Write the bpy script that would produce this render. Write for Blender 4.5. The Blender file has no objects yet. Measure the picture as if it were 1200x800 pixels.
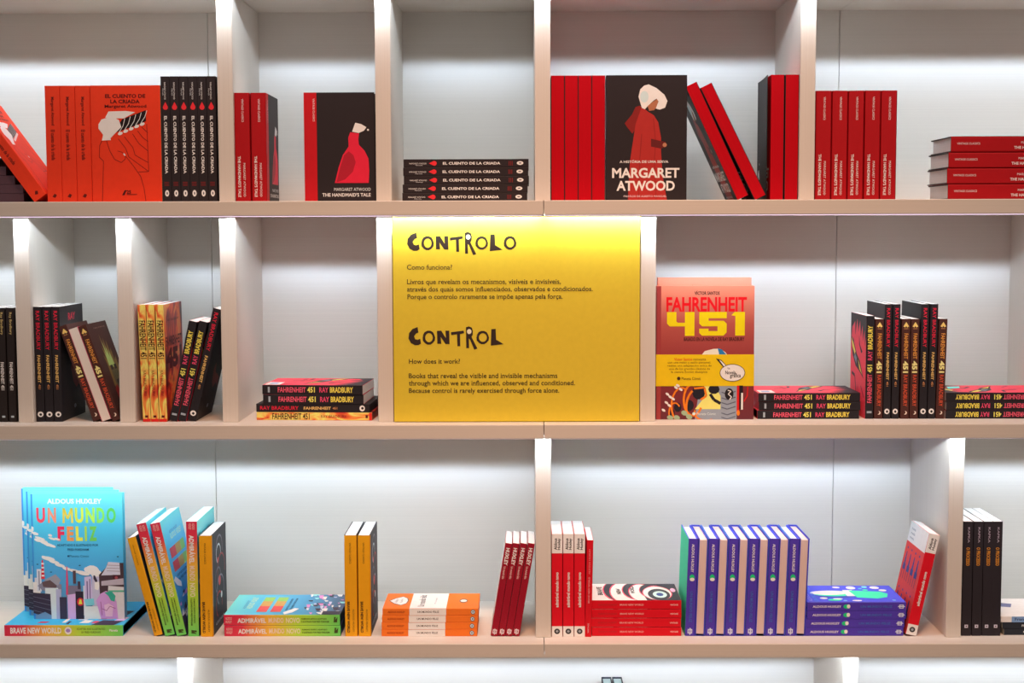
import bpy, bmesh, math, random
from mathutils import Matrix, Vector
from mathutils.geometry import tessellate_polygon

SC = bpy.context.scene
COL = SC.collection
R = math.radians
EYE = 1.5                       # camera height above the floor

# ------------------------------------------------------------------ camera
cam_d = bpy.data.cameras.new('camera')
cam = bpy.data.objects.new('camera', cam_d)
COL.objects.link(cam)
F_PX = 1685.973
cam_d.sensor_width = 36.0
cam_d.lens = F_PX / 1200 * 36.0
ROT = Matrix.Rotation(0.00816514, 4, 'Z') @ Matrix.Rotation(-0.07745451, 4, 'X') @ Matrix.Rotation(0.00292985, 4, 'Y')
CAM = Vector((0, -2.6, EYE))
cam.matrix_world = Matrix.Translation(CAM) @ ROT @ Matrix.Rotation(math.pi / 2, 4, 'X')
SC.camera = cam

# ------------------------------------------------------------------ world, view, lights
SC.view_settings.view_transform = 'Standard'
SC.view_settings.look = 'None'
SC.view_settings.exposure = 0.0
SC.view_settings.gamma = 1.0
SC.view_settings.use_curve_mapping = False
SC.cycles.use_denoising = True
SC.cycles.max_bounces = 8
SC.cycles.diffuse_bounces = 5
w = bpy.data.worlds.new('shop_interior')
SC.world = w
w.use_nodes = True
w.node_tree.nodes['Background'].inputs[0].default_value = (1.0, 0.89, 0.80, 1)
w.node_tree.nodes['Background'].inputs[1].default_value = 0.33

def area(name, loc, rot, sx, sy, power, color, spread=180):
    d = bpy.data.lights.new(name, 'AREA')
    d.shape = 'RECTANGLE'
    d.size, d.size_y, d.energy, d.color, d.spread = sx, sy, power, color, R(spread)
    o = bpy.data.objects.new(name, d)
    o.location = loc
    o.rotation_euler = rot
    COL.objects.link(o)
    return o

# warm ceiling lamp of the shop, in front of and above the shelves
area('ceiling_lamp', (0.12, -1.95, 4.1), (R(32), 0, 0), 0.9, 0.5, 9.8, (1.0, 0.55, 0.34), 50)

# ------------------------------------------------------------------ geometry of the bookcase
PITCH = 0.4065
TH = 0.0266                                     # thickness of a shelf board
T1 = EYE + 0.0527
TOP = {r: T1 - (r - 1) * PITCH for r in range(-1, 5)}    # top surface of each shelf
DEP, LIP = 0.307, 0.040                         # depth of the shelves; the dividers stand back by LIP
XL, XR = -1.30, 1.32
SEAM = 0.0365                                   # joint between two shelf boards

WASH_W, BEAM_W = 1.72, 0.95           # the profile throws a wide wash down the shelf and a narrow beam at the backing
for r in range(0, 4):
    zb = TOP[r] - TH
    for a, b in ((XL, SEAM), (SEAM, XR)):
        k = (b - a) / 1.3
        area('shelf_lamp', ((a + b) / 2, 0.0156, zb + 0.0044), (R(90 - 46), 0, 0), b - a - 0.01, 0.0014, WASH_W * k, (0.85, 0.94, 1.0), 112)
        area('shelf_lamp_beam', ((a + b) / 2, 0.0162, zb + 0.0044), (R(90 - 8), 0, 0), b - a - 0.01, 0.0008, BEAM_W * k, (0.60, 0.77, 1.0), 54)

# ------------------------------------------------------------------ pixel -> point
R3 = ROT.to_3x3()
def at(x, y, Y):
    """the point seen at pixel (x, y) on the plane at depth Y"""
    d = R3 @ Vector(((x - 600) / F_PX, 1, (400 - y) / F_PX))
    t = (Y - CAM.y) / d.y
    return CAM + d * t

# ------------------------------------------------------------------ materials
def lin(c):
    return tuple((v / 255 / 12.92) if v / 255 <= 0.04045 else ((v / 255 + 0.055) / 1.055) ** 2.4 for v in c)
E_LIGHT = (0.84, 0.60, 0.46)
def ink(c):
    return tuple(min(0.88, v / e) for v, e in zip(lin(c), E_LIGHT)) + (1,)

_m = {}
def mat(name, rgb, rough=0.5, spec=0.22):
    k = (name, rgb, rough)
    if k in _m:
        return _m[k]
    m = bpy.data.materials.new(name)
    m.use_nodes = True
    nt = m.node_tree
    b = nt.nodes['Principled BSDF']
    b.inputs['Roughness'].default_value = rough
    b.inputs['Specular IOR Level'].default_value = spec
    c = ink(rgb)
    n = nt.nodes.new('ShaderNodeTexNoise')
    n.inputs['Scale'].default_value = 90
    t = nt.nodes.new('ShaderNodeTexCoord')
    mx = nt.nodes.new('ShaderNodeMix')
    mx.data_type = 'RGBA'
    mx.inputs['A'].default_value = tuple(v * 0.94 for v in c[:3]) + (1,)
    mx.inputs['B'].default_value = tuple(min(1, v * 1.05) for v in c[:3]) + (1,)
    nt.links.new(t.outputs['Object'], n.inputs['Vector'])
    nt.links.new(n.outputs['Fac'], mx.inputs['Factor'])
    nt.links.new(mx.outputs['Result'], b.inputs['Base Color'])
    _m[k] = m
    return m

def ramp_mat(name, stops, h, axis='Z', rough=0.45):
    """printed colour gradient along the height of a cover"""
    k = (name, str(stops), h)
    if k in _m:
        return _m[k]
    m = bpy.data.materials.new(name)
    m.use_nodes = True
    nt = m.node_tree
    b = nt.nodes['Principled BSDF']
    b.inputs['Roughness'].default_value = rough
    t = nt.nodes.new('ShaderNodeTexCoord')
    s = nt.nodes.new('ShaderNodeSeparateXYZ')
    d = nt.nodes.new('ShaderNodeMath')
    d.operation = 'DIVIDE'
    d.inputs[1].default_value = h
    cr = nt.nodes.new('ShaderNodeValToRGB')
    el = cr.color_ramp.elements
    for i, (p, c) in enumerate(stops):
        e = el[i] if i < 2 else el.new(p)
        e.position = p
        e.color = ink(c)
    nt.links.new(t.outputs['Object'], s.inputs[0])
    nt.links.new(s.outputs[axis], d.inputs[0])
    nt.links.new(d.outputs[0], cr.inputs[0])
    nt.links.new(cr.outputs[0], b.inputs['Base Color'])
    _m[k] = m
    return m

def fire_mat(name, cols, scale=(60, 60, 14), detail=3):
    if name in _m:
        return _m[name]
    m = bpy.data.materials.new(name)
    m.use_nodes = True
    nt = m.node_tree
    b = nt.nodes['Principled BSDF']
    b.inputs['Roughness'].default_value = 0.4
    t = nt.nodes.new('ShaderNodeTexCoord')
    mp = nt.nodes.new('ShaderNodeMapping')
    mp.inputs['Scale'].default_value = scale
    n = nt.nodes.new('ShaderNodeTexNoise')
    n.inputs['Scale'].default_value = 1.6
    n.inputs['Detail'].default_value = detail
    n.inputs['Distortion'].default_value = 1.2
    cr = nt.nodes.new('ShaderNodeValToRGB')
    el = cr.color_ramp.elements
    for i, (p, c) in enumerate(cols):
        e = el[i] if i < 2 else el.new(p)
        e.position = p
        e.color = ink(c)
    nt.links.new(t.outputs['Object'], mp.inputs[0])
    nt.links.new(mp.outputs[0], n.inputs['Vector'])
    nt.links.new(n.outputs['Fac'], cr.inputs[0])
    nt.links.new(cr.outputs[0], b.inputs['Base Color'])
    _m[name] = m
    return m

def pages_mat(rgb):
    k = ('pages', rgb)
    if k in _m:
        return _m[k]
    m = bpy.data.materials.new('page_edges')
    m.use_nodes = True
    nt = m.node_tree
    b = nt.nodes['Principled BSDF']
    b.inputs['Roughness'].default_value = 0.85
    b.inputs['Specular IOR Level'].default_value = 0.1
    t = nt.nodes.new('ShaderNodeTexCoord')
    mp = nt.nodes.new('ShaderNodeMapping')
    mp.inputs['Scale'].default_value = (2600, 3, 3)
    n = nt.nodes.new('ShaderNodeTexNoise')
    n.inputs['Scale'].default_value = 1
    c = ink(rgb)
    mx = nt.nodes.new('ShaderNodeMix')
    mx.data_type = 'RGBA'
    mx.inputs['A'].default_value = tuple(v * 0.8 for v in c[:3]) + (1,)
    mx.inputs['B'].default_value = c
    nt.links.new(t.outputs['Object'], mp.inputs[0])
    nt.links.new(mp.outputs[0], n.inputs['Vector'])
    nt.links.new(n.outputs['Fac'], mx.inputs['Factor'])
    nt.links.new(mx.outputs['Result'], b.inputs['Base Color'])
    _m[k] = m
    return m

def laminate(name, base, vertical=False):
    m = bpy.data.materials.new(name)
    m.use_nodes = True
    nt = m.node_tree
    b = nt.nodes['Principled BSDF']
    b.inputs['Roughness'].default_value = 0.55
    b.inputs['Specular IOR Level'].default_value = 0.3
    t = nt.nodes.new('ShaderNodeTexCoord')
    mp = nt.nodes.new('ShaderNodeMapping')
    mp.inputs['Scale'].default_value = (1.5, 300, 420) if not vertical else (420, 300, 1.5)
    n = nt.nodes.new('ShaderNodeTexNoise')
    n.inputs['Scale'].default_value = 1
    n.inputs['Detail'].default_value = 2
    mx = nt.nodes.new('ShaderNodeMix')
    mx.data_type = 'RGBA'
    mx.inputs['A'].default_value = tuple(v * 0.93 for v in base) + (1,)
    mx.inputs['B'].default_value = tuple(v * 1.05 for v in base) + (1,)
    bp = nt.nodes.new('ShaderNodeBump')
    bp.inputs['Strength'].default_value = 0.12
    bp.inputs['Distance'].default_value = 0.0006
    nt.links.new(t.outputs['Object'], mp.inputs[0])
    nt.links.new(mp.outputs[0], n.inputs['Vector'])
    nt.links.new(n.outputs['Fac'], mx.inputs['Factor'])
    nt.links.new(n.outputs['Fac'], bp.inputs['Height'])
    nt.links.new(bp.outputs['Normal'], b.inputs['Normal'])
    nt.links.new(mx.outputs['Result'], b.inputs['Base Color'])
    return m

LAM = laminate('greige_laminate', (0.70, 0.66, 0.61))
LAMV = laminate('greige_laminate_upright', (0.70, 0.66, 0.61), True)
LAMB = laminate('greige_laminate_backing', (0.68, 0.655, 0.62))
def emis(name, c, s):
    m = bpy.data.materials.new(name)
    m.use_nodes = True
    b = m.node_tree.nodes['Principled BSDF']
    b.inputs['Base Color'].default_value = (0.8, 0.78, 0.8, 1)
    b.inputs['Emission Color'].default_value = c + (1,)
    b.inputs['Emission Strength'].default_value = s
    return m
GLOW = emis('lit_diffuser', (0.93, 0.70, 0.93), 0.95)

# ------------------------------------------------------------------ mesh helpers
def box(bm, x0, x1, y0, y1, z0, z1, mi=0):
    vs = [bm.verts.new((x, y, z)) for x in (x0, x1) for y in (y0, y1) for z in (z0, z1)]
    for f in ((0, 1, 3, 2), (4, 6, 7, 5), (0, 4, 5, 1), (2, 3, 7, 6), (0, 2, 6, 4), (1, 5, 7, 3)):
        bm.faces.new([vs[i] for i in f]).material_index = mi

def finish(name, bm, mats):
    bmesh.ops.recalc_face_normals(bm, faces=bm.faces)
    me = bpy.data.meshes.new(name)
    bm.to_mesh(me)
    bm.free()
    for m in mats:
        me.materials.append(m)
    return me

def obj(name, me, parent=None):
    o = bpy.data.objects.new(name, me)
    COL.objects.link(o)
    if parent:
        o.parent = parent
    return o

def thing(name, label, cat, M=None, group=None):
    o = bpy.data.objects.new(name, None)
    o.empty_display_size = 0.03
    COL.objects.link(o)
    if M is not None:
        o.matrix_world = M
    o['label'], o['category'] = label, cat
    if group:
        o['group'] = group
    return o

def bevelled(x0, x1, y0, y1, z0, z1, off=0.0012):
    bm = bmesh.new()
    box(bm, x0, x1, y0, y1, z0, z1)
    bmesh.ops.recalc_face_normals(bm, faces=bm.faces)
    bmesh.ops.bevel(bm, geom=list(bm.edges), offset=off, segments=1, affect='EDGES')
    return bm

# ------------------------------------------------------------------ the bookcase
case = thing('bookcase', 'large pale laminate bookcase with lit shelves that holds all the books', 'bookcase',
             Matrix.Translation((0, 0, 0)))
def shelf_profile(x0, x1, zt):
    zb = zt - TH
    c = 0.0012
    pts = [(0, zt - c), (c, zt), (DEP, zt), (DEP, zb), (0.028, zb), (0.028, zb + 0.009), (0.0092, zb + 0.009),
           (0.0092, zb), (c, zb), (0, zb + c)]
    bm = bmesh.new()
    A = [bm.verts.new((x0, y, z)) for y, z in pts]
    B = [bm.verts.new((x1, y, z)) for y, z in pts]
    n = len(pts)
    for i in range(n):
        bm.faces.new((A[i], A[(i + 1) % n], B[(i + 1) % n], B[i]))
    bm.faces.new(A)
    bm.faces.new(B[::-1])
    return bm
for r in range(-1, 5):
    cuts = [XL, SEAM - 0.0007, SEAM + 0.0007, XR]
    if r == 0:
        cuts = [XL, SEAM - 0.0007, SEAM + 0.0007, 0.629, 0.630, XR]
    for i in range(0, len(cuts), 2):
        obj('shelf_board', finish('shelf_board', shelf_profile(cuts[i], cuts[i + 1], TOP[r]), [LAM]), case)
        if r in (0, 1, 2, 3):
            bm = bmesh.new()
            zb = TOP[r] - TH
            box(bm, cuts[i] + 0.002, cuts[i + 1] - 0.002, 0.0094, 0.0140, zb - 0.0014, zb + 0.0088)
            obj('light_strip', finish('light_strip', bm, [GLOW]), case)
DIV = {1: [(-0.5562, .0283), (-0.2689, .0283), (0.0209, .0286), (0.5020, .0280)],
       2: [(-0.9364, .0280), (-0.7479, .0284), (-0.5575, .0290), (-0.2692, .0284), (0.2142, .0284), (0.9790, .0284)],
       3: [(0.0212, .0286), (0.7862, .0278)],
       4: [(-0.6512, .0284), (0.5956, .0284)]}
for r, lst in DIV.items():
    for x, t in lst:
        z0, z1 = TOP[r], TOP[r - 1] - TH
        bm = bevelled(x, x + t, LIP, DEP, z0, z1, 0.0010)
        obj('divider', finish('divider', bm, [LAMV]), case)
for x0, x1 in ((XL - 0.03, XL), (XR, XR + 0.03)):
    obj('side_panel', finish('side_panel', bevelled(x0, x1, 0.0, DEP + 0.012, 0, TOP[-1]), [LAMV]), case)
for x0, x1 in ((XL, -0.6305), (-0.6295, 0.6295), (0.6305, XR)):
    obj('back_panel', finish('back_panel', bevelled(x0, x1, DEP, DEP + 0.012, 0.06, TOP[-1], 0.0008), [LAMB]), case)
obj('plinth', finish('plinth', bevelled(XL, XR, 0.03, 0.05, 0, TOP[4] - TH), [LAM]), case)

def struct(name, bm, m):
    o = obj(name, finish(name, bm, [m]))
    o['kind'] = 'structure'
    return o
bm = bmesh.new(); box(bm, -3.2, 3.2, -4.2, DEP + 0.15, -0.05, 0)
struct('floor', bm, laminate('floor_boards', (0.30, 0.22, 0.16)))
bm = bmesh.new(); box(bm, -3.2, 3.2, DEP + 0.013, DEP + 0.15, 0, 2.9)
struct('wall_back', bm, laminate('wall_paint', (0.6, 0.57, 0.53)))

# ------------------------------------------------------------------ text
_t = {}
def text_tris(s, bold=0.0, res=2, serif=False):
    """the letters of s as 2-D triangles, font units"""
    k = (s, bold, res, serif)
    if k in _t:
        return _t[k]
    cu = bpy.data.curves.new('t', 'FONT')
    cu.body = s
    cu.resolution_u = res
    cu.offset = bold
    cu.fill_mode = 'FRONT'
    o = bpy.data.objects.new('t', cu)
    COL.objects.link(o)
    dg = bpy.context.evaluated_depsgraph_get()
    me = bpy.data.meshes.new_from_object(o.evaluated_get(dg))
    bm = bmesh.new()
    bm.from_mesh(me)
    bmesh.ops.remove_doubles(bm, verts=bm.verts, dist=1e-5)
    tris_extra = []
    if serif:
        ex = 0.045
        levels = (0.0, 0.547, 0.729)
        for e in bm.edges:
            if len(e.link_faces) != 1:
                continue
            a, b = e.verts[0].co, e.verts[1].co
            if abs(a.y - b.y) < 0.004 and 0.05 < abs(a.x - b.x) < 0.13 and min(abs(a.y - l) for l in (0.0, 0.547, 0.729, 0.760)) < 0.012:
                inside = e.link_faces[0].calc_center_median().y
                x0, x1 = min(a.x, b.x) - ex, max(a.x, b.x) + ex
                if a.y > 0.3:
                    x1 -= ex
                y0, y1 = (a.y, a.y + 0.035) if inside > a.y else (a.y - 0.035, a.y)
                p = [(x0, y0), (x1, y0), (x1, y1), (x0, y1)]
                tris_extra += [(p[0], p[1], p[2]), (p[0], p[2], p[3])]
    if s.endswith('?') and tris_extra:
        mx = max(v.co.x for v in bm.verts)
        tris_extra = [t for t in tris_extra if max(p[0] for p in t) < mx - .35]
    bmesh.ops.triangulate(bm, faces=bm.faces)
    tris = [tuple((v.co.x, v.co.y) for v in f.verts) for f in bm.faces] + tris_extra
    bm.free()
    bpy.data.objects.remove(o)
    bpy.data.curves.remove(cu)
    bpy.data.meshes.remove(me)
    _t[k] = tris
    return tris

# ------------------------------------------------------------------ flat print on a face
class Print:
    """shapes given in a frame fr=(x0,y0,x1,y1), y downwards, spread over a W x H face"""
    def __init__(self, fr, W, H):
        self.fr, self.W, self.H = fr, W, H
        self.tris, self.cols, self.lay = [], [], 0
    def uv(self, x, y):
        x0, y0, x1, y1 = self.fr
        return ((x - x0) / (x1 - x0) * self.W, (y1 - y) / (y1 - y0) * self.H)
    def _add(self, tri, c):
        cl = [(min(max(u, 0.0002), self.W - 0.0002), min(max(v, 0.0002), self.H - 0.0002)) for u, v in tri]
        (a, b), (p, q), (r, s) = cl
        if abs((p - a) * (s - b) - (r - a) * (q - b)) > 1e-10:
            self.tris.append((cl, self.lay, c))
    def poly(self, pts, c):
        self.lay += 1
        P = [Vector((*self.uv(*p), 0)) for p in pts]
        for t in tessellate_polygon([P]):
            self._add([(P[i].x, P[i].y) for i in t], c)
    def rect(self, x0, y0, x1, y1, c):
        self.poly([(x0, y0), (x1, y0), (x1, y1), (x0, y1)], c)
    def ell(self, cx, cy, rx, ry, c, n=16, a0=0):
        self.poly([(cx + rx * math.cos(2 * math.pi * i / n) * math.cos(a0) - ry * math.sin(2 * math.pi * i / n) * math.sin(a0),
                    cy + rx * math.cos(2 * math.pi * i / n) * math.sin(a0) + ry * math.sin(2 * math.pi * i / n) * math.cos(a0)) for i in range(n)], c)
    def line(self, pts, wd, c):
        self.lay += 1
        for (x0, y0), (x1, y1) in zip(pts, pts[1:]):
            dx, dy = x1 - x0, y1 - y0
            l = math.hypot(dx, dy) or 1
            nx, ny = -dy / l * wd / 2, dx / l * wd / 2
            q = [self.uv(x0 + nx, y0 + ny), self.uv(x1 + nx, y1 + ny), self.uv(x1 - nx, y1 - ny), self.uv(x0 - nx, y0 - ny)]
            self._add([q[0], q[1], q[2]], c)
            self._add([q[0], q[2], q[3]], c)
    def arc(self, cx, cy, rx, ry, a, b, wd, c, n=14):
        self.line([(cx + rx * math.cos(R(a + (b - a) * i / n)), cy + ry * math.sin(R(a + (b - a) * i / n))) for i in range(n + 1)], wd, c)
    def text(self, d, s, x0, y0, x1, y1, c, bold=0.0, res=2, serif=False, base=None):
        """d: r reads across, d reads down, u reads up; fills the box (or keeps proportions on baseline `base`)"""
        self.lay += 1
        tr = text_tris(s, bold, res, serif)
        xs = [p[0] for t in tr for p in t]
        ys = [p[1] for t in tr for p in t]
        a, b, e, f = min(xs), max(xs), min(ys), max(ys)
        for t in tr:
            q = []
            for X, Y in t:
                p, v = (X - a) / (b - a), (Y - e) / (f - e)
                if base is not None:
                    k = (x1 - x0) / (b - a)
                    q.append(self.uv(x0 + p * (x1 - x0), base - Y * k))
                elif d == 'r':
                    q.append(self.uv(x0 + p * (x1 - x0), y1 - v * (y1 - y0)))
                elif d == 'd':
                    q.append(self.uv(x0 + v * (x1 - x0), y0 + p * (y1 - y0)))
                else:
                    q.append(self.uv(x1 - v * (x1 - x0), y1 - p * (y1 - y0)))
            self._add(q, c)
    def mesh(self, name, place, rough=0.5):
        """place(u, v, lift) -> point"""
        cols = []
        V, Fc, MI = [], [], []
        for tri, lay, c in self.tris:
            if c not in cols:
                cols.append(c)
            i = len(V)
            V += [place(u, v, 0.00020 + lay * 0.000013) for u, v in tri]
            n = (Vector(V[i + 1]) - Vector(V[i])).cross(Vector(V[i + 2]) - Vector(V[i]))
            out = Vector(place(0, 0, 1)) - Vector(place(0, 0, 0))
            Fc.append((i, i + 1, i + 2) if n.dot(out) > 0 else (i, i + 2, i + 1))
            MI.append(cols.index(c))
        me = bpy.data.meshes.new(name)
        me.from_pydata(V, [], Fc)
        for c in cols:
            me.materials.append(mat('print_ink', c, rough))
        me.polygons.foreach_set('material_index', MI)
        me.update()
        return me

# ------------------------------------------------------------------ books
KINDS = {}
def kind(key, t, w, h, front, spine=None, back=None, pages=(238, 232, 226), hard=False, rnd=0.0008, board=None,
         art_s=None, art_f=None, art_b=None, flare=0.0, curve=0.0):
    """one book upright: spine towards -Y, front cover on +X, 0..t, 0..w, 0..h"""
    def M(c):
        return c if isinstance(c, bpy.types.Material) else mat('book_cover', c, 0.55, 0.22)
    spine = spine or front
    back = back or front
    c = board or (0.0024 if hard else 0.0006)
    ins = 0.003 if hard else 0.0
    bm = bmesh.new()
    n = 6
    fr = [(t + flare * (i / n) ** 2, c + (w - c) * i / n) for i in range(n + 1)] if flare else [(t, w)]
    inn = [(x - c, y) for x, y in fr][::-1] if flare else [(t - c, w), (t - c, c)]
    pts = [(0, rnd), (rnd * 0.3, rnd * 0.3), (rnd, 0), (t - rnd, 0), (t - rnd * 0.3, rnd * 0.3), (t, rnd)] + fr + inn + [(c, c), (c, w), (0, w)]
    if flare:
        pts = [(0, rnd), (rnd, 0), (t - rnd, 0)] + fr + inn + [(c, c), (c, w), (0, w)]
    A = [bm.verts.new((x, y, 0)) for x, y in pts]
    B = [bm.verts.new((x, y, h)) for x, y in pts]
    k = len(pts)
    for i in range(k):
        f = bm.faces.new((A[i], A[(i + 1) % k], B[(i + 1) % k], B[i]))
        cx = (pts[i][0] + pts[(i + 1) % k][0]) / 2
        cy = (pts[i][1] + pts[(i + 1) % k][1]) / 2
        f.material_index = 0 if cy < max(rnd, 0.0003) + 1e-6 else (1 if cx > t - 1e-6 else (2 if cx < 1e-6 else 1))
    capa = bm.faces.new(A); capb = bm.faces.new(B[::-1])
    capa.material_index = capb.material_index = 1
    bmesh.ops.triangulate(bm, faces=[capa, capb])
    cover = finish('cover', bm, [M(spine), M(front), M(back)])
    bm = bmesh.new()
    e = 0.0001
    if curve:       # hollow fore-edge
        m = 6
        P = [(c + e, c + e), (t - c - e, c + e)] + [(t - c - e - (t - 2 * c - 2 * e) * i / m, w - ins - curve * math.sin(math.pi * i / m)) for i in range(m + 1)]
        A = [bm.verts.new((x, y, ins + e)) for x, y in P]
        B = [bm.verts.new((x, y, h - ins - e)) for x, y in P]
        for i in range(len(P)):
            bm.faces.new((A[i], A[(i + 1) % len(P)], B[(i + 1) % len(P)], B[i]))
        f1 = bm.faces.new(A); f2 = bm.faces.new(B[::-1])
        bmesh.ops.triangulate(bm, faces=[f1, f2])
    else:
        box(bm, c + e, t - c - e, c + e, w - ins - 0.0004, ins + e, h - ins - e)
    block = finish('page_block', bm, [pages if isinstance(pages, bpy.types.Material) else pages_mat(pages)])
    parts = [('cover', cover), ('page_block', block)]
    if art_s:
        p = Print((0, 0, 1, 1), t, h)
        art_s(p)
        if p.tris:
            parts.append(('spine_print', p.mesh('spine_print', lambda u, v, l: (u, -l, v))))
    if art_f:
        p = Print((0, 0, 1, 1), w, h)
        art_f(p)
        parts.append(('front_print', p.mesh('front_print', lambda u, v, l: (t + l, u, v))))
    if art_b:
        p = Print((0, 0, 1, 1), w, h)
        art_b(p)
        parts.append(('back_print', p.mesh('back_print', lambda u, v, l: (-l, w - u, v))))
    KINDS[key] = dict(t=t, w=w, h=h, parts=parts, hard=hard)

def put(key, M, label, group=None):
    k = KINDS[key]
    o = thing('hardcover_book' if k['hard'] else 'paperback_book', label, 'book', M, group)
    for n, me in k['parts']:
        obj(n, me, o)
    return o

BASE = {1: 234, 2: 494, 3: 746, 4: 1000}
T = Matrix.Translation
def RZ(a): return Matrix.Rotation(a, 4, 'Z')
def RY(a): return Matrix.Rotation(a, 4, 'Y')
def stand(key, row, xb, label, Y=0.045, top=None, group=None, flip=False, yaw=0, z=None):
    """xb: pixel of the bottom corner it stands on; top=(x, y): where that edge ends"""
    k = KINDS[key]
    zs = TOP[row] if z is None else z
    X = at(xb, BASE[row], Y).x
    th = 0
    if top:
        p = at(top[0], top[1], Y)
        th = math.atan2(p.x - X, p.z - zs)
    pv = k['t'] if th > 0 else 0
    B = Matrix.Identity(4)
    if flip:
        B = T((k['t'], k['w'], 0)) @ RZ(math.pi)
    M = T((X, Y, zs + 0.0002)) @ RZ(R(yaw)) @ RY(th) @ T((-pv, 0, 0)) @ B
    return put(key, M, label, group)
def lie(key, x0, z, label, row, Y=0.05, group=None, up='front', yaw=0):
    k = KINDS[key]
    X = at(x0, BASE[row], Y).x
    B = T((k['h'], 0, 0)) @ RY(-math.pi / 2) if up == 'front' else T((0, 0, k['t'])) @ RY(math.pi / 2)
    return put(key, T((X, Y, z)) @ T((k['h'] / 2, 0, 0)) @ RZ(R(yaw)) @ T((-k['h'] / 2, 0, 0)) @ B, label, group)
def face(key, row, x0, label, Y=0.045, group=None, z=None, yaw=0, roll=0):
    k = KINDS[key]
    zs = TOP[row] if z is None else z
    X = at(x0, BASE[row], Y).x
    return put(key, T((X, Y, zs + 0.0002)) @ RZ(R(yaw)) @ T((0, k['t'], 0)) @ RZ(-math.pi / 2), label, group)
ORD = ['first', 'second', 'third', 'fourth', 'fifth', 'sixth', 'seventh', 'eighth']
def pile(key, xs, label_fn, row, Y, group, up='front', gap=0.0003, yaw=0, z=None, order=None):
    """xs: left end of each book from the lowest up"""
    z = TOP[row] + 0.0002 if z is None else z
    for i, x in enumerate(xs):
        kk = key[i] if isinstance(key, (list, tuple)) else key
        lie(kk, x, z, label_fn(i), row, Y, group if isinstance(group, str) or group is None else group[i], up, yaw if not isinstance(yaw, (list, tuple)) else yaw[i])
        z += KINDS[kk]['t'] + gap
    return z
def place_in_pile(i, n):
    if i == 0: return 'lowest'
    if i == n - 1: return 'topmost'
    if n == 3: return 'middle'
    return ORD[i] + '-lowest'

# ------------------------------------------------------------------ what is printed on the books
CREAM, WHITE, INK = (236, 214, 192), (240, 232, 222), (30, 22, 20)

# orange-red paperback with the bonnets
ORR = (222, 48, 18)
DK = (95, 18, 8)
def crim_s(p):
    p.fr = (0, 99, 1, 234.5)
    p.text('d', 'Margaret Atwood', .36, 112, .62, 145, DK, .02)
    p.text('d', 'El cuento de la criada', .36, 150, .62, 185.5, DK, .02)
    p.poly([(.35, 228), (.5, 224.5), (.65, 226), (.55, 229.5)], DK)
def crim_f(p):
    p.fr = (487, 130, 828, 733)
    D = (70, 14, 8)
    p.text('r', 'EL CUENTO DE', 560, 175, 756, 195, D, .03, serif=True)
    p.text('r', 'LA CRIADA', 585, 203, 728, 223, D, .03, serif=True)
    p.text('r', 'Margaret Atwood', 557, 229, 760, 250, D, .02, serif=True)
    C = (226, 196, 172)
    p.poly([(558, 296), (575, 264), (660, 262), (705, 268), (650, 300), (600, 300)], C)
    p.poly([(640, 305), (757, 258), (757, 314), (700, 340), (605, 374), (622, 335)], (28, 14, 14))
    for i in range(5):
        x = 632 + i * 27
        p.line([(x - 8, 372 - i * 12), (x + 12, 340 - i * 12), (x + 22, 300 - i * 10)], 3, C)
        p.ell(x - 2, 378 - i * 12, 13, 8, C, 10, -.4)
    p.poly([(525, 330), (540, 305), (590, 290), (625, 308), (636, 345), (612, 370), (582, 402), (584, 412), (540, 414), (546, 384), (524, 352)], C)
    L = (120, 22, 10)
    for q in ([(540, 415), (528, 440), (525, 500), (545, 520), (535, 730)], [(562, 415), (578, 470), (600, 512), (632, 528), (652, 510), (652, 490), (635, 474), (615, 468)],
              [(655, 497), (690, 545), (725, 600), (740, 660), (748, 730)], [(760, 330), (765, 575), (715, 578)], [(620, 405), (655, 455), (670, 500), (765, 575)],
              [(650, 395), (690, 450), (700, 490), (765, 530)], [(690, 380), (720, 430), (765, 470)], [(715, 365), (740, 400), (765, 420)], [(735, 345), (765, 375)]):
        p.line(q, 2.6, L)
    p.ell(648, 487, 4, 8, C, 8, -.6)
    p.poly([(632, 698), (645, 672), (655, 672), (644, 698)], D)
    p.text('r', '25', 655, 672, 676, 690, D, .03)
    p.rect(655, 692, 705, 696, L)
kind('crim', .0272, .128, .2115, ORR, art_s=crim_s, art_f=crim_f, pages=(226, 205, 150), rnd=.0012)

# black paperback, white spaced letters and a red teardrop
BLK = (40, 27, 25)
def blk_s(p, lay=False):
    p.fr = (283, 88, 335, 730)
    p.text('d', 'MARGARET ATWOOD', 303, 118, 312, 206, CREAM)
    p.text('d', 'Novela', 293, 150, 301, 186, (190, 165, 150))
    p.ell(309, 246, 15, 13, (222, 38, 40), 12)
    p.poly([(296, 240), (309, 218), (322, 240)], (222, 38, 40))
    p.text('d', 'EL CUENTO DE LA CRIADA', 300, 290, 317, 585, WHITE, .03)
    for y in (628, 636, 644):
        p.rect(294, y, 322, y + 3, (130, 28, 24))
    p.ell(309, 686, 12, 17, WHITE, 12)
    p.ell(309, 686, 4, 8, (90, 80, 75), 8)
kind('blk', .0164, .15, .2275, BLK, art_s=blk_s)
kind('blk_flat', .0150, .15, .229, BLK, art_s=blk_s)

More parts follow.
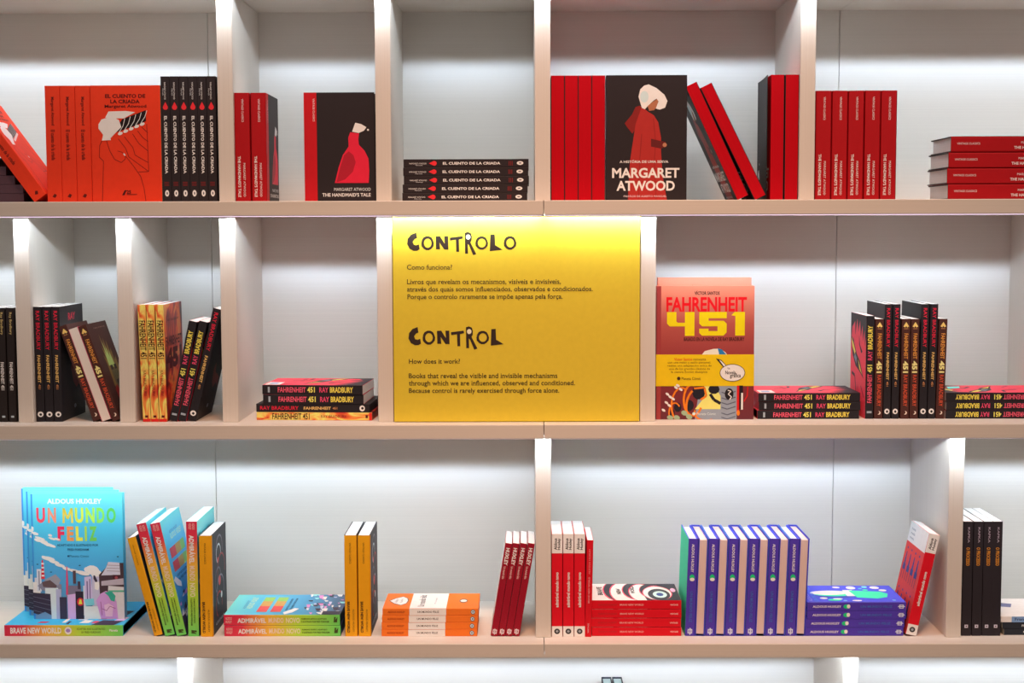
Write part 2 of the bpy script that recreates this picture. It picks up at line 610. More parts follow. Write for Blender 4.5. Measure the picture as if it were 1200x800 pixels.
# red hardcover with the woman in a red dress
HR = (162, 6, 12)
def hand_s(p):
    p.fr = (455, 87, 545, 712)
    c = (235, 190, 170)
    p.text('d', 'VINTAGE CLASSICS', 498, 122, 510, 254, c)
    p.text('d', "THE HANDMAID'S TALE", 472, 450, 489, 686, (242, 210, 190), .02)
    p.text('d', 'MARGARET ATWOOD', 503, 490, 516, 684, c)
def hand_f(p):
    p.fr = (85, 90, 497, 716)
    p.rect(85, 90, 160, 716, (186, 14, 20))
    p.text('d', 'VINTAGE CLASSICS', 138, 125, 149, 256, (235, 200, 180))
    p.poly([(355, 318), (407, 325), (402, 360), (405, 390), (438, 425), (460, 470), (464, 540), (460, 610), (262, 610), (285, 520), (310, 450), (345, 400), (343, 350)], (214, 28, 46))
    p.poly([(345, 428), (372, 450), (385, 490), (368, 545), (322, 590), (272, 606), (296, 515), (318, 450)], (168, 22, 34))
    p.poly([(385, 264), (420, 272), (450, 290), (435, 310), (405, 323), (366, 315)], CREAM)
    p.ell(459, 305, 6, 6, CREAM, 8)
    p.text('r', 'MARGARET ATWOOD', 257, 638, 471, 656, (214, 190, 175))
    p.text('r', "THE HANDMAID'S TALE", 188, 668, 471, 689, WHITE, .02)
kind('hand', .0280, .129, .1975, BLK, spine=HR, art_s=hand_s, art_f=hand_f, rnd=.0022, back=HR, pages=(225, 205, 195), hard=True, board=.0018)

# black book whose page edges are sprayed red
RE = (182, 5, 16)
def red_f(p):
    p.fr = (357, 80, 773, 720)
    p.poly([(530, 235), (565, 262), (525, 330), (492, 378), (465, 345), (452, 325), (490, 280), (508, 242)], (128, 26, 20))
    p.poly([(540, 240), (575, 268), (602, 284), (625, 320), (640, 400), (640, 470), (650, 600), (672, 720), (470, 720), (480, 520), (498, 400), (508, 330)], (166, 36, 28))
    p.line([(540, 380), (530, 520), (525, 716)], 4, (140, 28, 22))
    p.line([(600, 300), (612, 420), (606, 520), (616, 716)], 4, (140, 28, 22))
    p.poly([(588, 404), (640, 416), (664, 420), (668, 444), (640, 455), (588, 444)], (96, 24, 20))
    p.ell(659, 436, 11, 11, (176, 104, 70), 10)
    p.poly([(600, 214), (622, 200), (626, 228), (604, 258), (578, 262), (570, 236)], (168, 92, 58))
    p.poly([(575, 127), (615, 146), (656, 180), (672, 212), (660, 246), (632, 256), (612, 250), (626, 214), (616, 200), (600, 210), (572, 236), (556, 254), (540, 246), (523, 190), (532, 152), (552, 133)], (232, 214, 204))
    p.ell(553, 190, 22, 30, (196, 188, 192), 12)
    p.text('r', 'A HISTÓRIA DE UMA SERVA', 427, 512, 678, 528, WHITE, .02)
    p.text('r', 'MARGARET', 388, 553, 736, 605, (244, 222, 200), .03, 3)
    p.text('r', 'ATWOOD', 411, 619, 712, 671, (244, 222, 200), .03, 3)
    p.text('r', 'PREFÁCIO DE ALBERTO MANGUEL', 448, 692, 670, 703, (220, 180, 165))
kind('rededge', .0245, .147, .2265, BLK, art_f=red_f, pages=RE, board=.0007)
kind('rededge_bent', .0245, .147, .2265, BLK, art_f=red_f, pages=RE, board=.0007, flare=.0065)
kind('rededge_thin', .0222, .147, .2265, BLK, art_f=red_f, pages=RE, board=.0007)

kind('brown', .0163, .13, .205, (82, 50, 52))

# black paperback, pale letters
def nb_s(p):
    p.text('d', 'Ray Bradbury', .35, .04, .75, .235, (216, 168, 96))
    p.text('d', 'FAHRENHEIT 451', .28, .475, .72, .72, (230, 204, 178), .02)
    p.rect(.3, .945, .7, .962, (170, 160, 150))
kind('nb', .0142, .13, .2125, (36, 24, 20), art_s=nb_s, pages=(226, 214, 184))

# black paperback, tall red name
def rb_s(p):
    p.text('d', 'RAY BRADBURY', .28, .035, .74, .375, (210, 26, 44), .01)
    p.text('d', 'FAHRENHEIT', .32, .42, .68, .66, (238, 160, 84), .02)
    p.text('d', '451', .36, .675, .64, .715, (222, 130, 70))
    p.ell(.5, .935, .36, .024, WHITE, 14)
    p.ell(.52, .937, .17, .012, (40, 34, 32), 8)
def rb_f(p):
    p.text('r', 'RAY', .36, .065, .66, .13, (200, 24, 46), .02)
    p.poly([(.42, .55), (.5, .68), (.62, .74), (.8, .70), (.92, .76), (.9, .66), (.75, .62), (.6, .6), (.5, .5)], (110, 24, 22))
    p.ell(.55, .9, .05, .02, (120, 110, 110), 10)
for k_, t_ in (('rb', .0155), ('rb_thin', .0134), ('rb_mid', .0140)):
    kind(k_, t_, .14, .2140, (34, 25, 25), art_s=rb_s, art_f=rb_f, art_b=lambda p: p.line([(.1, .28), (.9, .28)], .004, (96, 86, 84)))

# dark brown paperback with the burning face
FBR = (70, 32, 24)
def fl_s(p):
    p.poly([(.5, .03), (.85, .075), (.62, .085), (.5, .07), (.38, .085), (.15, .075)], (242, 168, 84))
    p.rect(.25, .095, .75, .10, (200, 120, 60))
    p.text('d', 'FAHRENHEIT', .28, .145, .76, .40, (228, 132, 52), .01)
    p.text('d', '451', .18, .42, .82, .54, (246, 186, 108), .05)
    p.text('d', 'RAY BRADBURY', .28, .56, .76, .875, (206, 70, 40), .01)
    p.ell(.55, .94, .22, .018, (226, 180, 150), 12)
    p.ell(.42, .937, .2, .016, FBR, 12)
def fl_f(p):
    p.text('r', 'A NOVEL OF THE FUTURE', .3, .05, .86, .062, (170, 110, 80))
    p.poly([(.32, .66), (.34, .46), (.30, .34), (.38, .40), (.36, .24), (.43, .32), (.42, .12), (.49, .27), (.54, .17), (.58, .3), (.66, .2), (.68, .34), (.76, .28), (.76, .42), (.86, .38), (.84, .6), (.76, .8), (.45, .8)], (126, 84, 34))
    p.poly([(.40, .46), (.41, .3), (.44, .36), (.45, .2), (.5, .34), (.54, .26), (.58, .38), (.63, .3), (.68, .44), (.7, .5)], (176, 176, 92))
    p.poly([(.42, .5), (.74, .5), (.72, .66), (.66, .76), (.52, .76), (.44, .66)], (96, 74, 40))
    p.rect(.44, .46, .56, .51, (34, 24, 20))
    p.rect(.62, .46, .74, .51, (34, 24, 20))
    p.poly([(.5, .62), (.7, .61), (.68, .68), (.52, .69)], (40, 26, 20))
    for i in range(5):
        p.line([(.45 + i * .07, .53), (.46 + i * .065, .74)], .008, (56, 38, 24))
    p.poly([(.30, .70), (.44, .66), (.56, .82), (.76, .72), (.96, .66), (1, 1), (.34, 1)], (150, 22, 20))
kind('fl', .0148, .125, .1865, FBR, art_s=fl_s, art_f=fl_f)
kind('fl_w', .0153, .125, .1865, FBR, art_s=fl_s, art_f=fl_f)
kind('fl_back', .0178, .125, .181, (200, 60, 80), pages=(232, 186, 160), board=.0005)

# fiery paperback
FIRE = fire_mat('fire_print', [(.30, (188, 30, 14)), (.42, (236, 104, 36)), (.56, (248, 190, 84)), (.72, (232, 120, 40))])
FIRED = fire_mat('dark_fire_print', [(.36, (56, 10, 14)), (.46, (156, 24, 14)), (.55, (216, 70, 24)), (.62, (240, 132, 50)), (.72, (130, 18, 14))], (26, 13, 9))
def fire_s(p):
    D = (58, 18, 12)
    p.text('d', 'FAHRENHEIT 451', .1, .135, .9, .46, D, .02)
    p.text('d', 'RAY BRADBURY', .32, .56, .68, .78, (120, 44, 20))
    p.rect(.3, .945, .7, .965, (90, 20, 14))
    p.rect(0, .975, 1, 1, (206, 34, 26))
def fire_f(p):
    D = (66, 14, 18)
    p.text('r', 'RAY BRADBURY', .2, .13, .8, .15, D)
    p.text('r', 'FAHRENHEIT', .06, .28, .94, .36, D, .03)
    p.text('r', '451', .06, .38, .94, .56, D, .06)
kind('fire', .0146, .14, .2175, FIRED, spine=FIRE, art_s=fire_s, art_f=fire_f)

# black-spined paperback, pink-red covers with a black and yellow machine
PK = (222, 62, 72)
KSP = (34, 25, 25)
def fr_s(p):
    p.text('u', 'FAHRENHEIT', .22, .565, .78, .845, (226, 74, 86), .02)
    p.text('u', '451', .2, .475, .8, .55, (240, 188, 76), .03)
    p.text('u', 'RAY', .22, .34, .78, .43, (214, 60, 82), .02)
    p.text('u', 'BRADBURY', .2, .095, .8, .325, (240, 180, 64), .03)
    p.rect(.2, .925, .8, .945, (150, 140, 134))
def fr_art(p, bar, teal=True):
    K = (38, 26, 28)
    for q in ([(.0, 0), (1, 0), (1, .2), (.93, .3), (.9, .14), (.8, .26), (.76, .1), (.66, .22), (.6, .06), (.5, .18), (.42, .05), (.3, .22), (.28, .08), (.1, .14), (.04, .3), (0, .2)],
              [(.55, .2), (.62, .3), (.78, .36), (.7, .38), (.56, .3)], [(.2, .24), (.26, .34), (.22, .42), (.17, .33)]):
        p.poly(q, K)
    p.poly([(.02, .22), (.2, .28), (.42, .40), (.62, .46), (.86, .62), (.6, .56), (.34, .52), (.14, .42)], K)
    p.poly([(.05, .25), (.2, .31), (.33, .38), (.28, .41), (.12, .34)], (226, 186, 70))
    p.poly([(.30, .40), (.42, .44), (.40, .50), (.24, .44)], (104, 116, 116))
    p.poly([(.5, .45), (.62, .5), (.78, .585), (.6, .54)], (226, 186, 70))
    p.line([(.1, .6), (.3, .62), (.4, .78)], .03, K)
    p.line([(.7, .7), (.9, .8)], .02, (150, 30, 44))
    p.line([(.5, .72), (.56, .86)], .02, (150, 30, 44))
    if bar:
        p.rect(.62, .83, .98, .98, (232, 226, 222))
        p.rect(.70, .87, .88, .95, (150, 146, 160))
        p.rect(.1, .66, .5, .70, (180, 36, 50))
    elif teal:
        p.poly([(.5, .12), (.8, .16), (.86, .3), (.62, .26)], (110, 190, 200))
        p.poly([(.25, .1), (.42, .05), (.5, .09), (.32, .14)], (236, 206, 90))
for k_, t_ in (('fr', .0151), ('fr_s', .0176), ('fr_v', .0160)):
    kind(k_, t_, .125, .1895, PK, spine=KSP, back=PK, art_s=fr_s, art_f=lambda p: fr_art(p, False), art_b=lambda p: fr_art(p, True))
kind('fr_w', .0150, .125, .1925, PK, spine=KSP, back=PK, art_s=fr_s, art_b=lambda p: fr_art(p, False, False))

# graphic novel with the yellow paper band
GN = ramp_mat('sunset_print', [(0.0, (92, 22, 28)), (.45, (140, 38, 34)), (.72, (170, 66, 50)), (1.0, (224, 120, 90))], .249)
def gn_f(p):
    p.fr = (768.5, 333, 884, 491.5)
    def a(x, y): return 765 + x / 8.888, 320 + y / 8.888
    def b(x, y): return 765 + x / 8.888, 405 + y / 8.888
    D = (58, 20, 18)
    p.rect(768.5, 333, 774, 491.5, (150, 50, 44))
    p.text('r', 'VÍCTOR SANTOS', *a(428, 165), *a(692, 210), D, .03)
    p.text('r', 'FAHRENHEIT', *a(134, 232), *a(978, 386), (214, 14, 22), .03, 3)
    Y = (242, 178, 10)
    four = [(142, 390), (240, 390), (240, 488), (255, 502), (330, 502), (330, 390), (430, 390), (430, 640), (330, 640), (330, 540), (170, 540), (142, 510)]
    five = [(480, 390), (768, 390), (768, 455), (578, 455), (578, 482), (735, 482), (768, 512), (768, 605), (735, 638), (510, 638), (480, 610), (480, 565), (578, 565), (578, 590), (672, 590), (672, 540), (510, 540), (480, 510)]
    one = [(815, 425), (850, 390), (958, 390), (958, 638), (858, 638), (858, 432)]
    for g in (four, five, one):
        p.poly([a(*q) for q in g], Y)
    p.text('r', 'BASADO EN LA NOVELA DE RAY BRADBURY', *a(320, 655), *a(955, 695), D, .02)
    p.poly([b(500, 95), b(540, 45), (836, 407.5), b(700, 20), b(760, 60), b(790, 110)], (230, 196, 160))
    p.poly([b(675, 15), b(720, 28), b(790, 110), b(700, 110)], (40, 104, 140))
    # below the band
    p.poly([b(560, 400), b(880, 400), b(880, 770), b(440, 770), b(470, 560)], (140, 132, 130))
    p.poly([b(540, 400), b(640, 400), b(710, 520), b(710, 660), b(590, 660), b(440, 660), b(520, 560)], (230, 196, 92))
    for x, y, rx, ry in ((480, 480, 70, 80), (640, 450, 60, 50), (260, 640, 40, 50), (380, 620, 50, 60), (200, 700, 30, 40)):
        p.ell(*b(x, y), rx / 8.888, ry / 8.888, (34, 26, 30), 10)
    p.line([b(600, 500), b(640, 560), b(710, 600)], 3.5, (34, 26, 30))
    O = (236, 106, 22)
    p.arc(*b(300, 620), 12, 21, 60, 300, 2.2, O)
    p.arc(*b(420, 560), 11, 19, 30, 250, 2.6, O)
    p.arc(*b(500, 640), 17, 24, 95, 235, 2.6, O)
    p.arc(*b(230, 700), 7, 12, 90, 320, 1.8, O)
    p.line([b(430, 440), b(540, 430), b(560, 520), b(500, 560)], 2.4, O)
    p.arc(*b(560, 700), 14, 9, 60, 200, 2.2, O)
    for y in (480, 540, 590, 640, 700, 745):
        p.line([b(720, y), b(780, y + 20), b(868, y - 8)], 1.3, (92, 86, 90))
    p.ell(*b(800, 500), 5.2, 6.9, (34, 24, 24), 14)
    p.line([b(785, 460), b(820, 470), b(790, 500), b(825, 530), b(805, 560)], 1.1, (226, 206, 180))
    p.rect(*b(880, 410), *b(905, 690), (206, 26, 22))
    p.rect(*b(905, 410), *b(945, 660), (36, 18, 22))
    p.rect(*b(926, 488), *b(946, 665), (220, 214, 206))
    p.line([b(995, 420), b(990, 520), b(955, 580)], 1.2, (206, 26, 22))
    p.ell(*b(897, 700), 2.0, 3.4, O, 10)
    for x, y in ((240, 430), (290, 450), (150, 500), (180, 530), (210, 550), (140, 590), (170, 620), (110, 670), (260, 410)):
        p.ell(*b(x, y), 2.6, 1.5, (226, 206, 176), 8, .6)
    for x, y in ((330, 700), (250, 750), (380, 740), (180, 750)):
        p.ell(*b(x, y), 4, 3, (150, 150, 110), 8, .4)
    p.text('r', 'Planeta Cómic', *b(460, 695), *b(660, 722), (205, 196, 206))
    p.ell(*b(430, 708), 2, 1.8, (205, 196, 206), 10)
GN2 = ramp_mat('sunset_print_b', [(0.0, (92, 22, 28)), (.45, (140, 38, 34)), (.72, (170, 74, 54)), (1.0, (216, 118, 90))], .2635)
def gn2_f(p):
    p.text('r', 'VÍCTOR SANTOS', .34, .052, .64, .085, (58, 20, 18), .03)
def band_p(p):
    p.fr = (768.5, 415.5, 884, 452.5)
    def b(x, y): return 765 + x / 8.888, 405 + y / 8.888
    D = (110, 66, 12)
    p.text('r', 'Víctor Santos', *b(218, 128), *b(408, 156), (206, 84, 14), .02)
    p.text('r', 'reinventa', *b(420, 130), *b(552, 156), D)
    p.text('r', 'con una visión y estilo personal,', *b(152, 164), *b(605, 192), D)
    p.text('r', 'realiza una adaptación única de', *b(148, 198), *b(612, 224), D)
    p.text('r', 'uno de los grandes clásicos de', *b(166, 230), *b(596, 258), D)
    p.text('r', 'la ciencia ficción distópica', *b(188, 262), *b(568, 292), D)
    p.ell(*b(268, 342), 2.1, 2.1, (70, 40, 16), 12)
    p.text('r', 'Planeta Cómic', *b(298, 328), *b(500, 358), (70, 40, 16))
    p.poly([b(655, 132), b(715, 150), b(770, 210), b(735, 226)], (48, 30, 22))
    p.poly([b(690, 148), b(714, 160), b(768, 214), b(745, 222)], (238, 228, 222))
    p.ell(*b(832, 284), 15.1, 10.3, (48, 30, 22), 22)
    p.ell(*b(832, 284), 14.4, 9.6, (238, 228, 222), 22)
    p.text('r', 'la', *b(782, 226), *b(806, 246), INK)
    p.text('r', 'Novela', *b(757, 262), *b(868, 300), INK, .02)
    p.text('r', 'gráfica', *b(806, 290), *b(920, 345), INK, .02)
kind('gn', .0195, .1815, .249, GN, art_f=gn_f, hard=True)
kind('gn_b', .0195, .175, .2635, GN2, art_f=gn2_f, hard=True)

# tall blue comic album with the rainbow title over a city
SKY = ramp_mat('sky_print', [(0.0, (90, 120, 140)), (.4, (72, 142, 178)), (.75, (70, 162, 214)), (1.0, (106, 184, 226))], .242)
RAINBOW = [(0.0, (96, 170, 66)), (.35, (168, 184, 44)), (.62, (224, 152, 44)), (.85, (206, 40, 50)), (1.0, (196, 16, 46))]
GREENE = ramp_mat('rainbow_spine', [(0.0, (110, 160, 60)), (.4, (176, 180, 70)), (.7, (220, 130, 80)), (1.0, (206, 24, 80))], .242)
def city(p, b):
    """the printed skyline; b maps crop pixels"""
    T_, D, DB, G, PKS, W = (204, 182, 178), (58, 44, 52), (96, 66, 62), (128, 112, 116), (208, 150, 176), (226, 218, 222)
    def pl(c, *q): p.poly([b(*k) for k in q], c)
    def rc(x0, y0, x1, y1, c): pl(c, (x0, y0), (x1, y0), (x1, y1), (x0, y1))
    for x, y, rx, ry in ((230, 62, 50, 16), (290, 92, 48, 14), (340, 122, 46, 14), (400, 152, 40, 14), (470, 172, 56, 14), (540, 190, 60, 18), (625, 165, 60, 42), (660, 200, 50, 40), (580, 160, 30, 24)):
        cx, cy = b(x, y)
        x2, y2 = b(x + rx, y + ry)
        p.ell(cx, cy, x2 - cx, y2 - cy, (222, 204, 202), 12, .25)
    rc(115, 230, 140, 400, T_)
    rc(100, 268, 165, 380, W)
    rc(135, 155, 175, 350, T_)
    rc(150, 170, 160, 340, G)
    pl((210, 40, 48), (182, 75), (192, 75), (206, 240), (172, 240))
    for y in (100, 135, 170, 205):
        rc(178, y, 202, y + 14, W)
    pl(G, (140, 300), (230, 240), (350, 290), (350, 360), (180, 340))
    pl((150, 130, 126), (200, 250), (300, 200), (345, 250), (320, 300))
    pl(DB, (178, 268), (250, 250), (310, 300), (300, 320), (190, 310))
    rc(205, 320, 320, 600, (206, 190, 190))
    rc(300, 330, 345, 600, (170, 150, 156))
    pl(D, (0, 360), (250, 372), (256, 600), (0, 540))
    for i in range(4):
        p.line([b(0, 395 + i * 40), b(250, 430 + i * 42)], .45, (112, 98, 104))
    pl((110, 128, 140), (120, 560), (200, 530), (256, 560), (256, 600), (120, 600))
    rc(330, 400, 392, 600, (62, 50, 60))
    rc(390, 320, 410, 400, G)
    pl((214, 60, 84), (396, 130), (404, 130), (412, 380), (388, 380))
    rc(405, 300, 520, 400, (120, 98, 104))
    pl(PKS, (400, 380), (470, 370), (480, 595), (400, 595))
    rc(452, 168, 478, 282, (84, 56, 56))
    rc(492, 262, 516, 330, (70, 52, 58))
    rc(470, 350, 540, 595, (48, 36, 42))
    p.ell(*b(512, 442), (b(542, 442)[0] - b(512, 442)[0]), (b(512, 478)[1] - b(512, 442)[1]), (206, 40, 50), 12)
    pl((236, 206, 60), (505, 420), (520, 420), (528, 462), (496, 462))
    rc(540, 300, 560, 560, T_)
    pl((196, 160, 190), (552, 225), (610, 215), (625, 420), (552, 430))
    rc(570, 260, 580, 420, (110, 80, 110))
    rc(595, 240, 603, 420, (110, 80, 110))
    rc(618, 220, 700, 480, (186, 160, 162))
    pl(D, (632, 210), (645, 210), (664, 250), (664, 278), (650, 270), (632, 240))
    pl(WHITE, (640, 270), (692, 262), (672, 340), (640, 330))
    pl((70, 46, 46), (680, 205), (745, 140), (760, 100), (900, 100), (905, 600), (690, 600))
    pl((196, 172, 166), (745, 140), (765, 92), (862, 98), (868, 205), (700, 210))
    for y in (120, 145, 170):
        p.line([b(750, y), b(864, y + 4)], .5, (130, 100, 98))
    rc(800, 205, 865, 265, (70, 30, 34))
    p.ell(*b(832, 230), (b(846, 230)[0] - b(832, 230)[0]), (b(832, 244)[1] - b(832, 230)[1]), (150, 60, 60), 10)
    pl((176, 146, 140), (700, 260), (895, 235), (900, 290), (700, 300))
    pl((206, 180, 162), (760, 300), (905, 312), (905, 598), (740, 598))
    pl((92, 148, 110), (760, 340), (900, 340), (900, 356), (760, 356))
    rc(545, 480, 690, 600, (212, 196, 182))
    pl((120, 178, 196), (545, 420), (630, 410), (635, 470), (560, 476))
    pl((200, 132, 164), (650, 430), (690, 370), (740, 345), (800, 380), (830, 440), (840, 590), (690, 590))
    pl((224, 166, 190), (720, 470), (760, 455), (800, 480), (790, 570), (730, 570))
    pl((54, 142, 110), (725, 358), (790, 350), (822, 390), (812, 440), (780, 430), (760, 392))
    p.line([b(700, 500), b(740, 520), b(770, 480), b(820, 500)], .7, (150, 70, 110))
    p.line([b(690, 440), b(700, 560)], .7, (150, 70, 110))
    for x, y in ((145, 112), (262, 180), (515, 122), (850, 46), (70, 150)):
        p.ell(*b(x, y), (b(10, 0)[0] - b(0, 0)[0]), (b(0, 5)[1] - b(0, 0)[1]), (44, 60, 80), 6)
def clouds(p, q):
    for x, y, rx, ry, c in ((120, 480, 26, 40, 0), (160, 520, 40, 16, 0), (185, 590, 40, 18, 1), (210, 570, 60, 12, 0), (250, 610, 50, 22, 1), (300, 640, 60, 18, 1), (345, 655, 36, 14, 0), (320, 540, 24, 14, 0), (340, 575, 44, 12, 0), (395, 580, 36, 12, 1), (250, 770, 30, 12, 0), (310, 785, 60, 16, 1)):
        cx, cy = q(x, y)
        dx, dy = q(x + rx, y + ry)
        p.ell(cx, cy, dx - cx, dy - cy, ((236, 232, 236), (222, 202, 210))[c], 7, .3)
def mundo_f(p):
    p.fr = (43.5, 571, 153.5, 721.6)
    def q(x, y): return 30 + x / 8.888, 560 + y / 8.888
    def b(x, y): return 30 + x / 7.27, 640 + y / 7.27
    p.rect(43.5, 571, 45.6, 721.6, (60, 120, 160))
    p.text('r', 'ALDOUS HUXLEY', *q(296, 150), *q(880, 205), WHITE, .04)
    for s, x0, x1, c in (('U', 178, 270, (226, 62, 72)), ('N', 300, 388, (236, 116, 84)), ('U', 590, 680, (206, 200, 54)), ('N', 706, 800, (170, 196, 60)), ('D', 822, 905, (132, 188, 70)), ('O', 928, 1026, (90, 172, 72))):
        p.text('r', s, *q(x0, 246), *q(x1, 408), c, .04, 3)
    p.line([q(467, 408), q(470, 250), q(513, 365), q(556, 250), q(560, 408)], 2.5, (232, 178, 60))
    for s, x0, x1, c in (('F', 400, 472, (218, 40, 66)), ('E', 500, 572, (230, 124, 62)), ('L', 595, 668, (220, 200, 56)), ('I', 690, 712, (170, 180, 50)), ('Z', 738, 820, (110, 172, 66))):
        p.text('r', s, *q(x0, 445), *q(x1, 600), c, .05, 3)
    N = (36, 66, 96)
    p.text('r', 'ADAPTADO E ILUSTRADO POR', *q(390, 632), *q(832, 656), N, .02)
    p.text('r', 'FRED FORDHAM', *q(500, 680), *q(728, 704), N, .02)
    p.text('r', 'Planeta Cómic', *q(522, 750), *q(730, 774), N)
    p.ell(*q(508, 762), 1.2, 1.2, N, 10)
    clouds(p, q)
    city(p, b)
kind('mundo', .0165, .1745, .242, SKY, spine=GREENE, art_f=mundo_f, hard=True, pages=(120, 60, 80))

RSP = ramp_mat('rainbow_spine_print', RAINBOW, .224)
def bnw_s(p):
    p.text('d', 'BRAVE NEW WORLD', .22, .05, .78, .48, (240, 216, 190), .03)
    p.ell(.5, .537, .36, .03, (230, 220, 206), 12)
    p.ell(.5, .537, .18, .02, (150, 110, 150), 8)
    D = (80, 70, 30)
    p.text('d', 'ADAPTED AND ILLUSTRATED', .56, .61, .74, .85, D)
    p.text('d', 'BY FRED FORDHAM', .26, .65, .44, .81, D)
    p.text('d', 'Planeta', .42, .885, .64, .955, (226, 232, 200), .02)
def bnw_f(p):
    for x, y, rx, ry, c in ((.12, .3, .03, .05, (190, 30, 60)), (.3, .22, .05, .04, (226, 236, 244)), (.2, .48, .1, .02, (232, 240, 246)), (.1, .52, .06, .015, (60, 40, 60)), (.3, .62, .1, .05, (180, 170, 180)), (.14, .66, .06, .05, WHITE), (.12, .74, .05, .03, (200, 60, 80)), (.1, .85, .1, .12, (52, 40, 52)), (.35, .82, .12, .08, (150, 100, 110)), (.5, .9, .1, .08, (60, 46, 60)), (.25, .94, .08, .05, (200, 150, 180))):
        p.poly([(x - rx, y - ry), (x + rx, y - ry * .5), (x + rx * .8, y + ry), (x - rx, y + ry * .6)], c)
kind('bnw', .0208, .172, .224, (58, 150, 206), spine=RSP, back=(60, 50, 60), art_s=bnw_s, art_f=bnw_f, hard=True, pages=(120, 110, 120))

# paperback with the same rainbow spine
RSP2 = ramp_mat('rainbow_spine_print_b', RAINBOW, .218)
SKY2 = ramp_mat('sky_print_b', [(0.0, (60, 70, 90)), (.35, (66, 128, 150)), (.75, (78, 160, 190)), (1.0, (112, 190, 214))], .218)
def adm_s(p):
    C = (240, 206, 176)
    p.text('d', 'ALDOUS', .55, .015, .80, .07, (236, 150, 130), .02)
    p.text('d', 'HUXLEY', .22, .015, .47, .07, (236, 150, 130), .02)
    p.text('d', 'ADMIRÁVEL', .24, .118, .80, .365, C, .03)
    p.text('d', 'MUNDO', .24, .385, .74, .515, (232, 176, 140), .03)
    p.text('d', 'NOVO', .24, .535, .74, .655, (226, 190, 140), .03)
    D = (62, 62, 24)
    p.text('d', 'ROMANCE GRÁFICO ADAPTADO', .56, .67, .72, .885, D, .02)
    p.text('d', 'E ILUSTRADO POR FRED FORDHAM', .28, .67, .44, .905, D, .02)
    p.poly([(.3, .945), (.8, .95), (.8, .965), (.55, .96), (.8, .98), (.3, .975)], D)
def adm_f(p):
    p.text('r', 'ALDOUS HUXLEY', .3, .12, .7, .145, (60, 100, 130))
    p.text('r', 'ALDOUS', .3, .15, .58, .2, (196, 214, 150), .02)
    p.text('r', 'HUXLEY', .62, .15, .86, .2, (196, 214, 150), .02)
    for y in (.26, .38):
        p.rect(.14, y, .42, y + .09, (212, 66, 60))
        p.rect(.42, y, .66, y + .09, (196, 132, 62))
        p.rect(.66, y, .86, y + .09, (142, 166, 74))
    p.text('r', 'ADAPTADO E ILUSTRADO', .2, .5, .8, .52, (30, 60, 90), .02)
    p.text('r', 'POR FRED FORDHAM', .2, .54, .8, .56, (30, 60, 90), .02)
    rnd = random.Random(4)
    for i in range(46):
        x, y = rnd.uniform(0, .95), rnd.uniform(.66, .97)
        a, c = rnd.uniform(.04, .16), rnd.uniform(.01, .03)
        p.poly([(x, y), (x + a, y - c), (x + a, y + c), (x, y + c)], rnd.choice([(236, 228, 232), (212, 120, 150), (70, 48, 56), (196, 170, 176), (54, 46, 54), (150, 190, 180), (226, 206, 210)]))
    p.poly([(0, .52), (.1, .5), (.3, .58), (.28, .62), (.1, .58)], (230, 238, 242))
    p.rect(0, .84, .16, 1, (56, 42, 50))
for k_, t_ in (('adm', .0202), ('adm_t', .0186)):
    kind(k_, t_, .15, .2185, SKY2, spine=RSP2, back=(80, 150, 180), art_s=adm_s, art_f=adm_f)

# orange hardcover with black covers
def vin_s(p):
    D = (70, 36, 14)
    p.text('d', 'VINTAGE CLASSICS', .40, .07, .54, .28, D)
    p.text('d', 'BRAVE NEW WORLD', .18, .655, .40, .965, (60, 28, 12), .03)
    p.text('d', 'ALDOUS HUXLEY', .62, .73, .76, .955, (96, 52, 16))
def vin_f(p):
    p.rect(0, 0, .045, 1, (216, 132, 14))
    for cx, cy, r, c in ((.5, .2, .22, (120, 100, 100)), (.45, .24, .15, (200, 186, 182)), (.62, .42, .25, (150, 52, 50)), (.4, .5, .2, (96, 84, 84)), (.55, .62, .24, (128, 110, 110)), (.45, .75, .2, (176, 48, 44))):
        p.arc(cx, cy, r, r * .62, 120, 380, .02, c)
    p.ell(.5, .52, .07, .05, (206, 66, 60), 12)
    p.ell(.62, .68, .05, .035, (214, 200, 190), 12)
    p.ell(.4, .3, .05, .03, (190, 60, 56), 12)
    p.text('r', 'ALDOUS HUXLEY', .2, .9, .8, .93, (196, 176, 170))
kind('vin', .0235, .129, .192, (54, 47, 46), spine=(220, 136, 14), back=(54, 47, 46), art_s=vin_s, art_f=vin_f, rnd=.0022, hard=False, board=.0018)

kind('vin_t', .0163, .129, .192, (54, 47, 46), spine=(220, 136, 14), art_s=vin_s, rnd=.0020, board=.0014)
